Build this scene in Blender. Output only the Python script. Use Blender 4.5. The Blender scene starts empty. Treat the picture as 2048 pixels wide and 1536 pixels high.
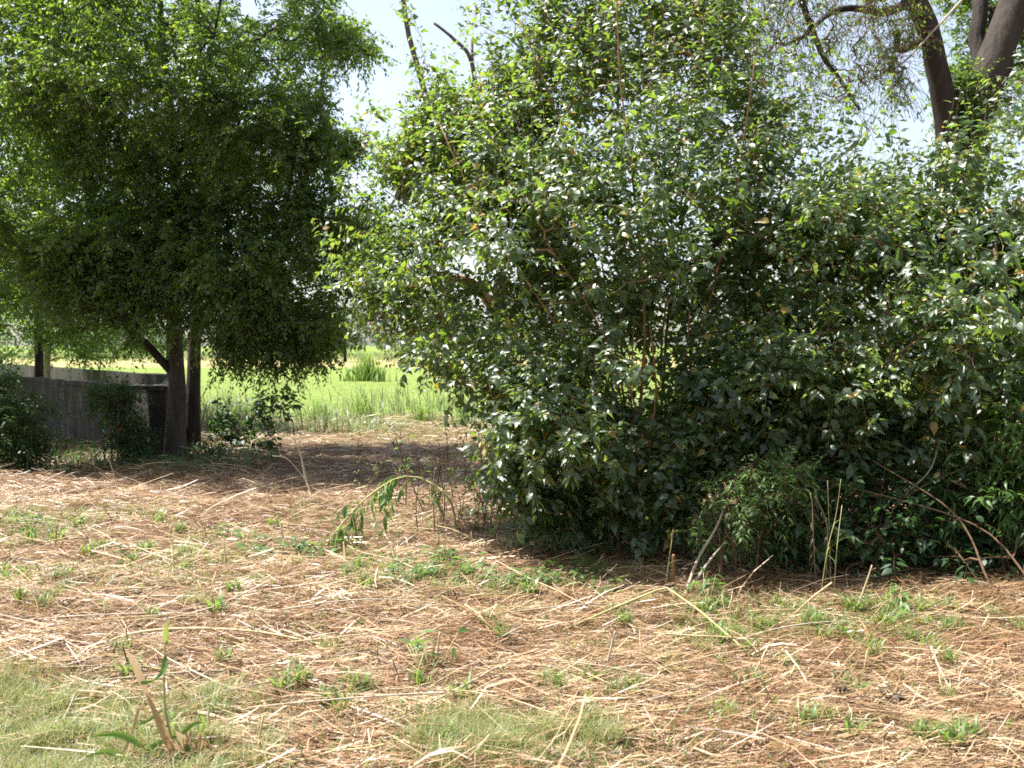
import bpy, math, random
import numpy as np
from mathutils import Vector, Matrix

rng = np.random.default_rng(11)
random.seed(11)
scene = bpy.context.scene
C = scene.collection

# ------------------------------------------------------------------ camera, light, exposure
FPX, CAMH, PITCH = 2000.0, 1.6, math.atan(78 / 2000.0)
SUN = np.array([-0.40, 0.13, 0.89]); SUN /= np.linalg.norm(SUN)
SUN_STRENGTH, SKY_STRENGTH, EXPOSURE = 5.0, 0.095, 1.45

cam = bpy.data.cameras.new('camera')
cam.sensor_width = 36.0
cam.lens = 36.0 * FPX / 2048
cam.clip_start, cam.clip_end = 0.05, 3000
cam.dof.use_dof = True
cam.dof.focus_distance = 7.0
cam.dof.aperture_fstop = 5.0
cam_o = bpy.data.objects.new('camera', cam)
C.objects.link(cam_o)
cam_o.location = (0, 0, CAMH)
cam_o.rotation_euler = (math.radians(90) - PITCH, 0, 0)
scene.camera = cam_o

world = bpy.data.worlds.new('World')
scene.world = world
world.use_nodes = True
wt = world.node_tree
bg = wt.nodes['Background']
sky = wt.nodes.new('ShaderNodeTexSky')
sky.sky_type = 'NISHITA'
sky.sun_disc = False
sky.sun_elevation = math.asin(SUN[2])
sky.sun_rotation = math.atan2(SUN[0], SUN[1])
sky.air_density, sky.dust_density, sky.ozone_density = 1.0, 1.6, 1.0
veil = wt.nodes.new('ShaderNodeHueSaturation')      # thin milky summer haze takes colour out of the whole sky
veil.inputs['Saturation'].default_value = 0.62
veil.inputs['Value'].default_value = 1.0
wt.links.new(sky.outputs[0], veil.inputs['Color'])
wt.links.new(veil.outputs[0], bg.inputs[0])
bg.inputs[1].default_value = SKY_STRENGTH

sl = bpy.data.lights.new('sun', 'SUN')
sl.energy = SUN_STRENGTH
sl.angle = math.radians(0.53)
sl.color = (1.0, 0.965, 0.91)
sun_o = bpy.data.objects.new('sun', sl)
C.objects.link(sun_o)
sun_o.rotation_euler = Vector(SUN).to_track_quat('Z', 'Y').to_euler()
sun_o.location = tuple(SUN * 60)

scene.view_settings.view_transform = 'Standard'
scene.view_settings.look = 'None'
scene.view_settings.exposure = EXPOSURE
scene.view_settings.gamma = 1
scene.view_settings.use_curve_mapping = False
scene.render.engine = 'CYCLES'
cy = scene.cycles
cy.max_bounces, cy.diffuse_bounces, cy.glossy_bounces = 8, 4, 2
cy.transmission_bounces, cy.transparent_max_bounces = 4, 4
cy.pixel_filter_type = 'BLACKMAN_HARRIS'
cy.filter_width = 1.7
cy.use_denoising = False

# ------------------------------------------------------------------ helpers
CP, SP = math.cos(PITCH), math.sin(PITCH)


def at(px, py, Y):
    """point seen at photo pixel (2048 wide) at depth Y"""
    v = (768 - py) / FPX
    s = Y / (CP + v * SP)
    return np.array([(px - 1024) / FPX * s, Y, CAMH + (-SP + v * CP) * s])


def gz(x, y):
    x = np.asarray(x, float); y = np.asarray(y, float)
    f = np.clip((60 - y) / 40, 0, 1)
    return f * (0.030 * np.sin(x * 1.3 + y * 0.5) + 0.022 * np.sin(x * 0.6 - y * 1.7 + 1.0)
                + 0.014 * np.sin(x * 3.1 + 2.0) * np.sin(y * 2.7)
                + 0.016 * np.sin(x * 5.3 + 1.5 * np.sin(y * 2.1)) * np.sin(y * 8.9 + 1.2 * np.sin(x * 1.7))
                + 0.009 * np.sin(x * 11.0 + y * 4.0) * np.sin(y * 17.0 - x * 5.0))


def gpt(px, py):
    """ground point at photo pixel"""
    v = (768 - py) / FPX
    dz = -SP + v * CP
    s = CAMH / -dz
    x, y = (px - 1024) / FPX * s, (CP + v * SP) * s
    return np.array([x, y, float(gz(x, y))])


def nrm(a):
    return a / np.maximum(np.linalg.norm(a, axis=-1, keepdims=True), 1e-9)


def mesh_data(name, V, faces, mat, smooth=True):
    me = bpy.data.meshes.new(name)
    V = np.asarray(V, np.float32)
    if not isinstance(faces, list):
        faces = [faces]
    faces = [np.asarray(f, np.int32) for f in faces if len(f)]
    nl = sum(f.size for f in faces)
    npoly = sum(len(f) for f in faces)
    me.vertices.add(len(V))
    me.vertices.foreach_set('co', V.ravel())
    me.loops.add(nl)
    me.loops.foreach_set('vertex_index', np.concatenate([f.ravel() for f in faces]))
    me.polygons.add(npoly)
    tot = np.concatenate([np.full(len(f), f.shape[1], np.int32) for f in faces])
    start = np.concatenate([[0], np.cumsum(tot)[:-1]]).astype(np.int32)
    me.polygons.foreach_set('loop_start', start)
    try:
        me.polygons.foreach_set('loop_total', tot)
    except Exception:
        pass
    me.polygons.foreach_set('use_smooth', np.full(npoly, smooth))
    me.update(calc_edges=True)
    me.validate()
    if mat:
        me.materials.append(mat)
    return me


def link(name, data, parent=None, loc=None):
    o = bpy.data.objects.new(name, data)
    C.objects.link(o)
    if parent is not None:
        o.parent = parent
    if loc is not None:
        o.location = tuple(loc)
    return o


def tag(o, label=None, cat=None, group=None, kind=None):
    if label: o['label'] = label
    if cat: o['category'] = cat
    if group: o['group'] = group
    if kind: o['kind'] = kind
    return o


def thing(name, loc, label, cat, group=None):
    return tag(link(name, None, None, loc), label, cat, group)


def part(name, V, faces, mat, parent, kind=None, smooth=True):
    """vertices in world space; the parent is an unrotated Empty"""
    V = np.asarray(V, float) - np.array(parent.location)
    o = link(name, mesh_data(name, V, faces, mat, smooth), parent)
    if kind: o['kind'] = kind
    return o


def copy_thing(o, loc, rz=0.0, sc=1.0):
    c = o.copy(); C.objects.link(c)
    c.location = tuple(loc); c.rotation_euler = (0, 0, rz); c.scale = (sc, sc, sc)
    for ch in list(o.children):
        d = ch.copy(); C.objects.link(d); d.parent = c
    return c


def resample(pts, n):
    pts = np.asarray(pts, float)
    d = np.concatenate([[0], np.cumsum(np.linalg.norm(np.diff(pts, axis=0), axis=1))])
    t = np.linspace(0, d[-1], n)
    return np.stack([np.interp(t, d, pts[:, i]) for i in range(3)], 1)


def smooth_path(pts, n):
    """Catmull-Rom through pts, n samples"""
    pts = np.asarray(pts, float)
    P = np.vstack([2 * pts[0] - pts[1], pts, 2 * pts[-1] - pts[-2]])
    out = []
    for i in range(1, len(P) - 2):
        t = np.linspace(0, 1, 10, endpoint=False)[:, None]
        p0, p1, p2, p3 = P[i - 1], P[i], P[i + 1], P[i + 2]
        out.append(0.5 * ((2 * p1) + (p2 - p0) * t + (2 * p0 - 5 * p1 + 4 * p2 - p3) * t ** 2 + (3 * p1 - p0 - 3 * p2 + p3) * t ** 3))
    out.append(P[-2][None])
    return resample(np.vstack(out), n)


def tubes(P, R, sides=5, rough=0.0):
    """P (N,K,3), R (N,K) -> closed-tip tubes"""
    P = np.asarray(P, float); R = np.asarray(R, float)
    if P.ndim == 2:
        P, R = P[None], R[None]
    N, K, _ = P.shape
    T = np.empty_like(P)
    T[:, 1:-1] = P[:, 2:] - P[:, :-2]
    T[:, 0] = P[:, 1] - P[:, 0]
    T[:, -1] = P[:, -1] - P[:, -2]
    T = nrm(T)
    ref = np.where(np.abs(T[:, :1, 2:3]) > 0.9, np.array([1.0, 0, 0]), np.array([0, 0, 1.0]))
    ref = np.broadcast_to(ref, T.shape)
    A = nrm(np.cross(T, ref)); B = np.cross(T, A)
    a = np.arange(sides) * 2 * math.pi / sides
    rr = R[:, :, None] * (1 + rough * rng.normal(size=(N, K, sides)) if rough else np.ones((N, K, sides)))
    V = P[:, :, None] + rr[..., None] * (np.cos(a)[None, None, :, None] * A[:, :, None] + np.sin(a)[None, None, :, None] * B[:, :, None])
    V = V.reshape(N, K * sides, 3)
    k, s = np.meshgrid(np.arange(K - 1), np.arange(sides), indexing='ij')
    k, s = k.ravel(), s.ravel(); s2 = (s + 1) % sides
    q = np.stack([k * sides + s, k * sides + s2, (k + 1) * sides + s2, (k + 1) * sides + s], 1)
    F = (q[None] + (np.arange(N) * K * sides)[:, None, None]).reshape(-1, 4)
    cap = np.arange(sides)[None] + (K - 1) * sides
    caps = (cap[None] + (np.arange(N) * K * sides)[:, None, None]).reshape(-1, sides)
    return V.reshape(-1, 3), [F, caps]


def merge(parts_):
    Vs, Fs, off = [], {}, 0
    for V, F in parts_:
        if not isinstance(F, list): F = [F]
        for f in F:
            f = np.asarray(f)
            if len(f): Fs.setdefault(f.shape[1], []).append(f + off)
        Vs.append(V); off += len(V)
    return np.vstack(Vs), [np.vstack(v) for v in Fs.values()]


# ---- leaf templates: x across, y along, z up; length 1
def leaf_template(widths, fold=0.18, droop=0.25, twist=0.0):
    """widths: half widths at equally spaced stations between base and tip"""
    n = len(widths)
    ys = np.linspace(0, 1, n + 2)[1:-1]
    V = [(0, 0, 0)]; F = []
    for y, w in zip(ys, widths):
        z = -droop * y * y
        V += [(-w, y - 0.02, z + fold * w), (0, y, z), (w, y - 0.02, z + fold * w + twist * w)]
    V.append((0, 1, -droop))
    tip = len(V) - 1
    F += [(0, 2, 1), (0, 3, 2)]
    Q = []
    for i in range(n - 1):
        a = 1 + 3 * i; b = a + 3
        Q += [(a, a + 1, b + 1, b), (a + 1, a + 2, b + 2, b + 1)]
    a = 1 + 3 * (n - 1)
    F += [(a, a + 1, tip), (a + 1, a + 2, tip)]
    return np.array(V, float), np.array(F), (np.array(Q) if Q else np.zeros((0, 4), int))


T_SMALL = [leaf_template([0.21], 0.5, 0.1), leaf_template([0.24], 0.2, 0.3)]
T_MULB = [leaf_template([0.23, 0.27, 0.13], 0.2, 0.2), leaf_template([0.20, 0.30, 0.11], 0.45, 0.4),
          leaf_template([0.15, 0.19, 0.11], 0.3, 0.2, 0.6), leaf_template([0.28, 0.25, 0.16], -0.12, 0.3), leaf_template([0.13, 0.16, 0.10], 0.6, 0.35)]
T_LANCE = [leaf_template([0.13, 0.15, 0.08], 0.5, 0.35), leaf_template([0.11, 0.13, 0.07], 0.3, 0.6)]
T_FINE = [leaf_template([0.18, 0.29, 0.23, 0.30, 0.17, 0.08], 0.4, 0.4), leaf_template([0.13, 0.20, 0.16, 0.20, 0.11, 0.05], 0.7, 0.6),
          leaf_template([0.22, 0.26, 0.27, 0.20, 0.14, 0.06], 0.2, 0.3, 0.5)]


def frames(D, N):
    D = nrm(D); N = nrm(N - (N * D).sum(-1, keepdims=True) * D)
    return np.cross(D, N), D, N


def scatter(temps, pos, D, N, S):
    X, Yv, Z = frames(D, N)
    idx = rng.integers(0, len(temps), len(pos))
    out = []
    for ti, (V, F3, F4) in enumerate(temps):
        m = idx == ti
        n = int(m.sum())
        if not n: continue
        W = (V[None, :, 0:1] * X[m][:, None] + V[None, :, 1:2] * Yv[m][:, None] + V[None, :, 2:3] * Z[m][:, None]) * S[m][:, None, None] + pos[m][:, None]
        off = (np.arange(n) * len(V))[:, None, None]
        fs = [(F3[None] + off).reshape(-1, 3)]
        if len(F4): fs.append((F4[None] + off).reshape(-1, 4))
        out.append((W.reshape(-1, 3), fs))
    return merge(out)


# ---- growth: targets joined to a skeleton by curved twigs
def poly_inside(poly, x, y):
    poly = np.asarray(poly, float)
    inside = np.zeros(len(x), bool)
    j = len(poly) - 1
    dist = np.full(len(x), 1e9)
    for i in range(len(poly)):
        xi, yi = poly[i]; xj, yj = poly[j]
        c = ((yi > y) != (yj > y)) & (x < (xj - xi) * (y - yi) / (yj - yi + 1e-12) + xi)
        inside ^= c
        ex, ey = xj - xi, yj - yi
        t = np.clip(((x - xi) * ex + (y - yi) * ey) / (ex * ex + ey * ey + 1e-9), 0, 1)
        dist = np.minimum(dist, np.hypot(x - xi - t * ex, y - yi - t * ey))
        j = i
    return inside, dist


def clump(P, k, seed):
    r = np.random.default_rng(seed)
    s = 0
    for _ in range(5):
        w = r.normal(size=3) * k
        s = s + np.sin(P @ w + r.uniform(0, 6.28))
    return s / 5


def fill(poly, depth, thick, n, clumpk=2.0, clump_cut=-0.1, seed=1, rate=0.9):
    """n points in the volume whose outline, at its own depth, is the polygon; it bulges front and back"""
    poly = np.asarray(poly, float)
    lo, hi = poly.min(0), poly.max(0)
    out = []; got = 0
    while got < n:
        x = rng.uniform(lo[0], hi[0], n * 3); y = rng.uniform(lo[1], hi[1], n * 3)
        ins, d = poly_inside(poly, x, y)
        x, y, d = x[ins], y[ins], d[ins]
        Yc = depth(x, y) if callable(depth) else np.full(len(x), float(depth))
        v = (768 - y) / FPX
        s = Yc / (CP + v * SP)
        th = np.minimum(thick, d * s / FPX * rate + 0.12)
        u = rng.uniform(-1, 1, len(x)); u = np.sign(u) * np.abs(u) ** 0.75
        P = np.stack([(x - 1024) / FPX * s, Yc + u * th, CAMH + (-SP + v * CP) * s], 1)
        if clumpk:
            P = P[clump(P, clumpk, seed) > clump_cut + rng.normal(size=len(P)) * 0.12]
        out.append(P); got += len(P)
    return np.vstack(out)[:n]


def grow(skel, targets, K=6, up=0.25, hang=0.0, wob=0.06):
    """skel: list of point arrays. Returns twig paths (N,K,3) and the number of twigs each carries."""
    nodes = np.vstack([resample(s, max(4, int(np.linalg.norm(np.diff(s, axis=0), axis=1).sum() / 0.12))) for s in skel])
    dirs = np.vstack([nrm(np.gradient(resample(s, max(4, int(np.linalg.norm(np.diff(s, axis=0), axis=1).sum() / 0.12))), axis=0)) for s in skel])
    owner = np.full(len(nodes), -1)
    d0 = np.array([np.min(((nodes - t) ** 2).sum(1)) for t in targets])
    targets = targets[np.argsort(d0)]
    n = len(targets)
    cap = len(nodes) + n * (K - 1)
    NB = np.zeros((cap, 3)); DB = np.zeros((cap, 3)); OB = np.full(cap, -1)
    m = len(nodes)
    NB[:m], DB[:m], OB[:m] = nodes, dirs, owner
    P = np.zeros((n, K, 3)); parent = np.full(n, -1)
    tt = np.linspace(0, 1, K)[:, None]
    for i, t in enumerate(targets):
        v = t - NB[:m]
        dist = np.sqrt((v * v).sum(1))
        al = (v * DB[:m]).sum(1)
        cost = dist * (1.25 - 0.35 * al / np.maximum(dist, 1e-6)) + 0.5 * np.maximum(0, -v[:, 2]) * (1 - hang)
        j = int(np.argmin(cost))
        p0 = NB[j].copy(); L = max(dist[j], 0.03)
        w = nrm(v[j])
        s = nrm(0.55 * DB[j] + w + np.array([0, 0, up * 0.4]))
        e = nrm(w + np.array([0, 0, up - hang]) + rng.normal(size=3) * 0.25)
        p1 = p0 + s * L * 0.38; p2 = t - e * L * 0.33
        B = (1 - tt) ** 3 * p0 + 3 * (1 - tt) ** 2 * tt * p1 + 3 * (1 - tt) * tt ** 2 * p2 + tt ** 3 * t
        B[1:-1] += rng.normal(size=(K - 2, 3)) * L * wob
        P[i] = B; parent[i] = OB[j]
        NB[m:m + K - 1] = B[1:]
        DB[m:m + K - 1] = nrm(np.diff(B, axis=0))
        OB[m:m + K - 1] = i
        m += K - 1
    cnt = np.ones(n)
    for i in range(n - 1, -1, -1):
        if parent[i] >= 0: cnt[parent[i]] += cnt[i]
    return P, cnt


def subtwigs(P, m, length, K=4, spread=0.9, up=0.2, droop=0.1, start=0.35):
    N, KP, _ = P.shape
    src = np.repeat(np.arange(N), m)
    u = rng.uniform(start, 1.0, len(src)) * (KP - 1)
    k = np.minimum(u.astype(int), KP - 2); f = (u - k)[:, None]
    p0 = P[src, k] * (1 - f) + P[src, k + 1] * f
    t = nrm(P[src, k + 1] - P[src, k])
    d = nrm(t * 0.7 + nrm(rng.normal(size=(len(src), 3))) * spread + np.array([0, 0, up]))
    L = rng.uniform(length[0], length[1], len(src))[:, None]
    out = np.zeros((len(src), K, 3))
    for i in range(K):
        s = i / (K - 1)
        out[:, i] = p0 + d * L * s + np.array([0, 0, -1.0]) * L * droop * s * s
    return out


def leaves_on(P, per, start=0.15, ahead=0.5, side=0.85, droop=0.2, njit=0.35, size=(0.05, 0.08), petiole=0.015, up=1.0, out=None):
    """alternate leaves along twig paths -> pos, dir, normal, size"""
    N, K, _ = P.shape
    i = np.repeat(np.arange(N), per)
    j = np.tile(np.arange(per), N)
    u = (start + (1 - start) * (j + rng.uniform(0, 0.6, len(j))) / per)
    u = np.clip(u, 0, 1) * (K - 1)
    k = np.minimum(u.astype(int), K - 2); f = (u - k)[:, None]
    p = P[i, k] * (1 - f) + P[i, k + 1] * f
    t = nrm(P[i, k + 1] - P[i, k])
    upv = nrm(np.array([0, 0, 1.0]) + rng.normal(size=t.shape) * 0.35)
    sd = nrm(np.cross(t, upv)) * np.where(j % 2 == 0, 1, -1)[:, None]
    D = nrm(t * ahead + sd * side + np.array([0, 0, -droop]) + rng.normal(size=t.shape) * 0.25)
    Nn = np.array([0, 0, up]) + rng.normal(size=t.shape) * njit
    if out is not None:
        h = (p - np.asarray(out[0])) * [1, 1, 0]
        Nn = Nn + out[1] * nrm(h) * np.minimum(np.linalg.norm(h, axis=1, keepdims=True), 1.0)
    s = (size[0] + (size[1] - size[0]) * rng.beta(1.3, 1.9, len(p)) * 1.25) * (1 - 0.35 * (u / (K - 1)) ** 3)
    return p + D * petiole, D, Nn, s


# ------------------------------------------------------------------ materials
def new_mat(name):
    m = bpy.data.materials.new(name)
    m.use_nodes = True
    nt = m.node_tree
    for n in list(nt.nodes): nt.nodes.remove(n)
    return m, nt, nt.nodes, nt.links


def ramp(nodes, stops, interp='LINEAR'):
    r = nodes.new('ShaderNodeValToRGB')
    cr = r.color_ramp
    cr.interpolation = interp
    while len(cr.elements) < len(stops): cr.elements.new(0.5)
    for e, (p, c) in zip(cr.elements, stops):
        e.position = p; e.color = (*c, 1)
    return r


def island_random(nodes, links):
    g = nodes.new('ShaderNodeNewGeometry')
    oi = nodes.new('ShaderNodeObjectInfo')
    a = nodes.new('ShaderNodeMath'); a.operation = 'ADD'
    fr = nodes.new('ShaderNodeMath'); fr.operation = 'FRACT'
    links.new(g.outputs['Random Per Island'], a.inputs[0]); links.new(oi.outputs['Random'], a.inputs[1])
    links.new(a.outputs[0], fr.inputs[0])
    return fr.outputs[0], g


def leaf_mat(name, stops, trans, rough=0.38, spec=0.5, mix=0.42, under=(0.12, 0.17, 0.08), bump=0.0):
    m, nt, N, L = new_mat(name)
    r, g = island_random(N, L)
    cr = ramp(N, stops)
    L.new(r, cr.inputs[0])
    back = N.new('ShaderNodeMix'); back.data_type = 'RGBA'
    L.new(g.outputs['Backfacing'], back.inputs[0])
    half = N.new('ShaderNodeMix'); half.data_type = 'RGBA'; half.inputs[0].default_value = 0.45
    L.new(cr.outputs[0], half.inputs[6]); half.inputs[7].default_value = (*under, 1)
    L.new(cr.outputs[0], back.inputs[6]); L.new(half.outputs[2], back.inputs[7])
    p = N.new('ShaderNodeBsdfPrincipled')
    p.inputs['Roughness'].default_value = rough
    p.inputs['Specular IOR Level'].default_value = spec
    L.new(back.outputs[2], p.inputs['Base Color'])
    if bump:      # raised veins and puckered blade
        tc_ = N.new('ShaderNodeNewGeometry')
        nz = N.new('ShaderNodeTexNoise'); nz.inputs['Scale'].default_value = 42; nz.inputs['Detail'].default_value = 2
        L.new(tc_.outputs['Position'], nz.inputs['Vector'])
        bp = N.new('ShaderNodeBump'); bp.inputs['Strength'].default_value = bump; bp.inputs['Distance'].default_value = .02
        L.new(nz.outputs[0], bp.inputs['Height']); L.new(bp.outputs[0], p.inputs['Normal'])
    t = N.new('ShaderNodeBsdfTranslucent')
    tc = ramp(N, trans)
    L.new(r, tc.inputs[0]); L.new(tc.outputs[0], t.inputs[0])
    mx = N.new('ShaderNodeMixShader'); mx.inputs[0].default_value = mix
    L.new(p.outputs[0], mx.inputs[1]); L.new(t.outputs[0], mx.inputs[2])
    o = N.new('ShaderNodeOutputMaterial'); L.new(mx.outputs[0], o.inputs[0])
    return m


M = {}
M['mulb'] = leaf_mat('glossy_leaf', [(0, (.016, .040, .012)), (.45, (.024, .056, .015)), (.85, (.042, .082, .022)), (.975, (.08, .12, .03)), (.988, (.30, .22, .02)), (1, (.26, .15, .02))],
                     [(0, (.22, .40, .03)), (.6, (.33, .50, .05)), (.97, (.42, .52, .06)), (.988, (.55, .42, .03)), (1, (.5, .3, .03))], rough=.42, spec=.95, mix=.38, bump=.12)
M['tree'] = leaf_mat('tree_leaf', [(0, (.020, .044, .010)), (.5, (.030, .062, .014)), (1, (.05, .088, .02))],
                     [(0, (.17, .34, .02)), (.6, (.28, .46, .03)), (1, (.40, .50, .05))], rough=.42, spec=.6, mix=.42)
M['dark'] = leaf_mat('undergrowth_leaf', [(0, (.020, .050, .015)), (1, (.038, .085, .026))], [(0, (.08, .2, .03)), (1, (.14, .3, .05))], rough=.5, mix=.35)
M['lance'] = leaf_mat('willow_leaf', [(0, (.05, .12, .03)), (1, (.09, .17, .04))], [(0, (.2, .4, .05)), (1, (.34, .5, .08))], rough=.45, mix=.4)
M['weed'] = leaf_mat('weed_leaf', [(0, (.05, .11, .03)), (1, (.10, .17, .05))], [(0, (.18, .36, .05)), (1, (.32, .46, .08))], rough=.5, mix=.4)
M['grass'] = leaf_mat('green_grass', [(0, (.09, .18, .035)), (.7, (.14, .24, .05)), (1, (.24, .25, .09))], [(0, (.26, .48, .05)), (1, (.42, .5, .12))], rough=.45, mix=.4)
M['tallgrass'] = leaf_mat('tall_grass', [(0, (.07, .12, .035)), (.6, (.14, .18, .065)), (.8, (.28, .25, .13)), (1, (.42, .35, .22))], [(0, (.2, .33, .07)), (1, (.42, .42, .18))], rough=.45, mix=.35)
M['finegrass'] = leaf_mat('fine_grass', [(0, (.13, .23, .035)), (.4, (.24, .29, .06)), (.7, (.34, .30, .11)), (1, (.52, .40, .22))], [(0, (.36, .5, .1)), (1, (.5, .4, .18))], rough=.5, mix=.35)
M['straw'] = leaf_mat('dry_straw', [(0, (.11, .06, .033)), (.22, (.27, .16, .08)), (.5, (.44, .295, .16)), (.78, (.56, .415, .255)), (1, (.66, .54, .38))],
                      [(0, (.2, .11, .05)), (.6, (.4, .27, .13)), (1, (.5, .38, .24))], rough=.42, spec=.5, mix=.16, under=(.4, .28, .15))
M['dryblade'] = leaf_mat('dry_blade', [(0, (.40, .27, .14)), (1, (.56, .42, .25))], [(0, (.5, .34, .17)), (1, (.6, .44, .26))], rough=.5, mix=.36, under=(.5, .35, .18))
M['withered'] = leaf_mat('withered_leaf', [(0, (.035, .028, .022)), (1, (.09, .07, .045))], [(0, (.05, .03, .02)), (1, (.1, .07, .04))], rough=.6, mix=.15, under=(.06, .05, .04))
M['far'] = leaf_mat('far_leaf', [(0, (.04, .08, .03)), (1, (.07, .12, .045))], [(0, (.14, .26, .06)), (1, (.22, .32, .09))], rough=.6, mix=.3)


def patchy(m, dark):
    """older, browner straw in patches"""
    nt = m.node_tree; N, L = nt.nodes, nt.links
    p = [n for n in N if n.type == 'BSDF_PRINCIPLED'][0]
    src = p.inputs['Base Color'].links[0].from_socket
    g = N.new('ShaderNodeNewGeometry')
    n = N.new('ShaderNodeTexNoise'); n.inputs['Scale'].default_value = 1.6; n.inputs['Detail'].default_value = 5; n.inputs['Roughness'].default_value = .65
    L.new(g.outputs['Position'], n.inputs['Vector'])
    r = ramp(N, [(.38, dark), (.62, (1, 1, 1))])
    L.new(n.outputs[0], r.inputs[0])
    mx = N.new('ShaderNodeMix'); mx.data_type = 'RGBA'; mx.blend_type = 'MULTIPLY'; mx.inputs[0].default_value = 1
    L.new(src, mx.inputs[6]); L.new(r.outputs[0], mx.inputs[7]); L.new(mx.outputs[2], p.inputs['Base Color'])


patchy(M['straw'], (.58, .46, .38))


def bark_mat(name, a, b, scale=14, bump=0.5, stretch=5.0):
    m, nt, N, L = new_mat(name)
    tc = N.new('ShaderNodeTexCoord'); mp = N.new('ShaderNodeMapping')
    mp.inputs['Scale'].default_value = (1, 1, 1 / stretch)
    L.new(tc.outputs['Object'], mp.inputs[0])
    n = N.new('ShaderNodeTexNoise'); n.inputs['Scale'].default_value = scale; n.inputs['Detail'].default_value = 6; n.inputs['Roughness'].default_value = .65
    L.new(mp.outputs[0], n.inputs['Vector'])
    r, g = island_random(N, L)
    cr = ramp(N, [(.3, a), (.7, b)])
    ad = N.new('ShaderNodeMath'); ad.operation = 'MULTIPLY_ADD'; ad.inputs[1].default_value = .3; 
    L.new(r, ad.inputs[0]); L.new(n.outputs[0], ad.inputs[2])
    sb = N.new('ShaderNodeMath'); sb.operation = 'SUBTRACT'; sb.inputs[1].default_value = .15
    L.new(ad.outputs[0], sb.inputs[0]); L.new(sb.outputs[0], cr.inputs[0])
    p = N.new('ShaderNodeBsdfPrincipled'); p.inputs['Roughness'].default_value = .85; p.inputs['Specular IOR Level'].default_value = .25
    L.new(cr.outputs[0], p.inputs['Base Color'])
    bp = N.new('ShaderNodeBump'); bp.inputs['Strength'].default_value = min(1, bump * 1.8); bp.inputs['Distance'].default_value = .04
    L.new(n.outputs[0], bp.inputs['Height']); L.new(bp.outputs[0], p.inputs['Normal'])
    o = N.new('ShaderNodeOutputMaterial'); L.new(p.outputs[0], o.inputs[0])
    return m


M['bark'] = bark_mat('grey_brown_bark', (.03, .024, .019), (.085, .068, .054))
M['barkdark'] = bark_mat('dark_bark', (.024, .019, .015), (.062, .048, .037))
M['stem'] = bark_mat('russet_stem', (.14, .065, .03), (.27, .15, .075), 30, .3)
M['twig'] = bark_mat('tan_twig', (.16, .10, .055), (.30, .21, .12), 40, .2)
M['brown'] = bark_mat('brown_sapling', (.09, .05, .032), (.19, .115, .07), 40, .2)
M['dead'] = bark_mat('bleached_dead_wood', (.30, .24, .17), (.52, .44, .33), 40, .2)
M['stalk'] = bark_mat('dry_stalk', (.34, .23, .11), (.60, .48, .30), 22, .15, 8)
M['stalkgreen'] = bark_mat('green_tan_stalk', (.24, .23, .09), (.42, .38, .18), 22, .15, 8)
M['stalkdark'] = bark_mat('brown_stalk', (.14, .085, .04), (.30, .19, .10), 22, .15, 8)
M['snag'] = bark_mat('grey_snag', (.07, .055, .045), (.17, .135, .11), 20, .5)
M['snagred'] = bark_mat('reddish_dead_limb', (.22, .12, .075), (.42, .27, .19), 20, .4)


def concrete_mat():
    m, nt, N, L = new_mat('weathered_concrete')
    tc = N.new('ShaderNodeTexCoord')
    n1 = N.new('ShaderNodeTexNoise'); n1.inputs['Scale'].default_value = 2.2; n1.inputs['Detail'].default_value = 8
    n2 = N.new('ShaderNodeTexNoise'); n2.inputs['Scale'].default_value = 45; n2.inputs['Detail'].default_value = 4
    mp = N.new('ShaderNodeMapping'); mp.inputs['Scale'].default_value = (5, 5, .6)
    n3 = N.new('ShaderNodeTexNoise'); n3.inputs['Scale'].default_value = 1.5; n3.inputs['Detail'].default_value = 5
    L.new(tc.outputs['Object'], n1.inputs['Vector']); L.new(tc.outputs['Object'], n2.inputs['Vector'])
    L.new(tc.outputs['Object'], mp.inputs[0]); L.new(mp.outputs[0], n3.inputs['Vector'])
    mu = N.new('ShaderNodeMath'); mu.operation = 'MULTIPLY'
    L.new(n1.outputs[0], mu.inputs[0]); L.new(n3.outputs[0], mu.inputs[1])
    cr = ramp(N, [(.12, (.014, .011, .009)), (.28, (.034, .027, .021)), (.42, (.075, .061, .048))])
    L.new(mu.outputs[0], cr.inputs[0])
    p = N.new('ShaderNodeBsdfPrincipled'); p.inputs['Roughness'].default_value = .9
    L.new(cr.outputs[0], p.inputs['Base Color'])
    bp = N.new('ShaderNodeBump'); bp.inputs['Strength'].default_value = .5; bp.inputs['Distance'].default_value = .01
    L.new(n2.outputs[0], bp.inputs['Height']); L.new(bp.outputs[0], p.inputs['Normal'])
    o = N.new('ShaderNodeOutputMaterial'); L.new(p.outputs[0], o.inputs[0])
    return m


M['concrete'] = concrete_mat()


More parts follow.
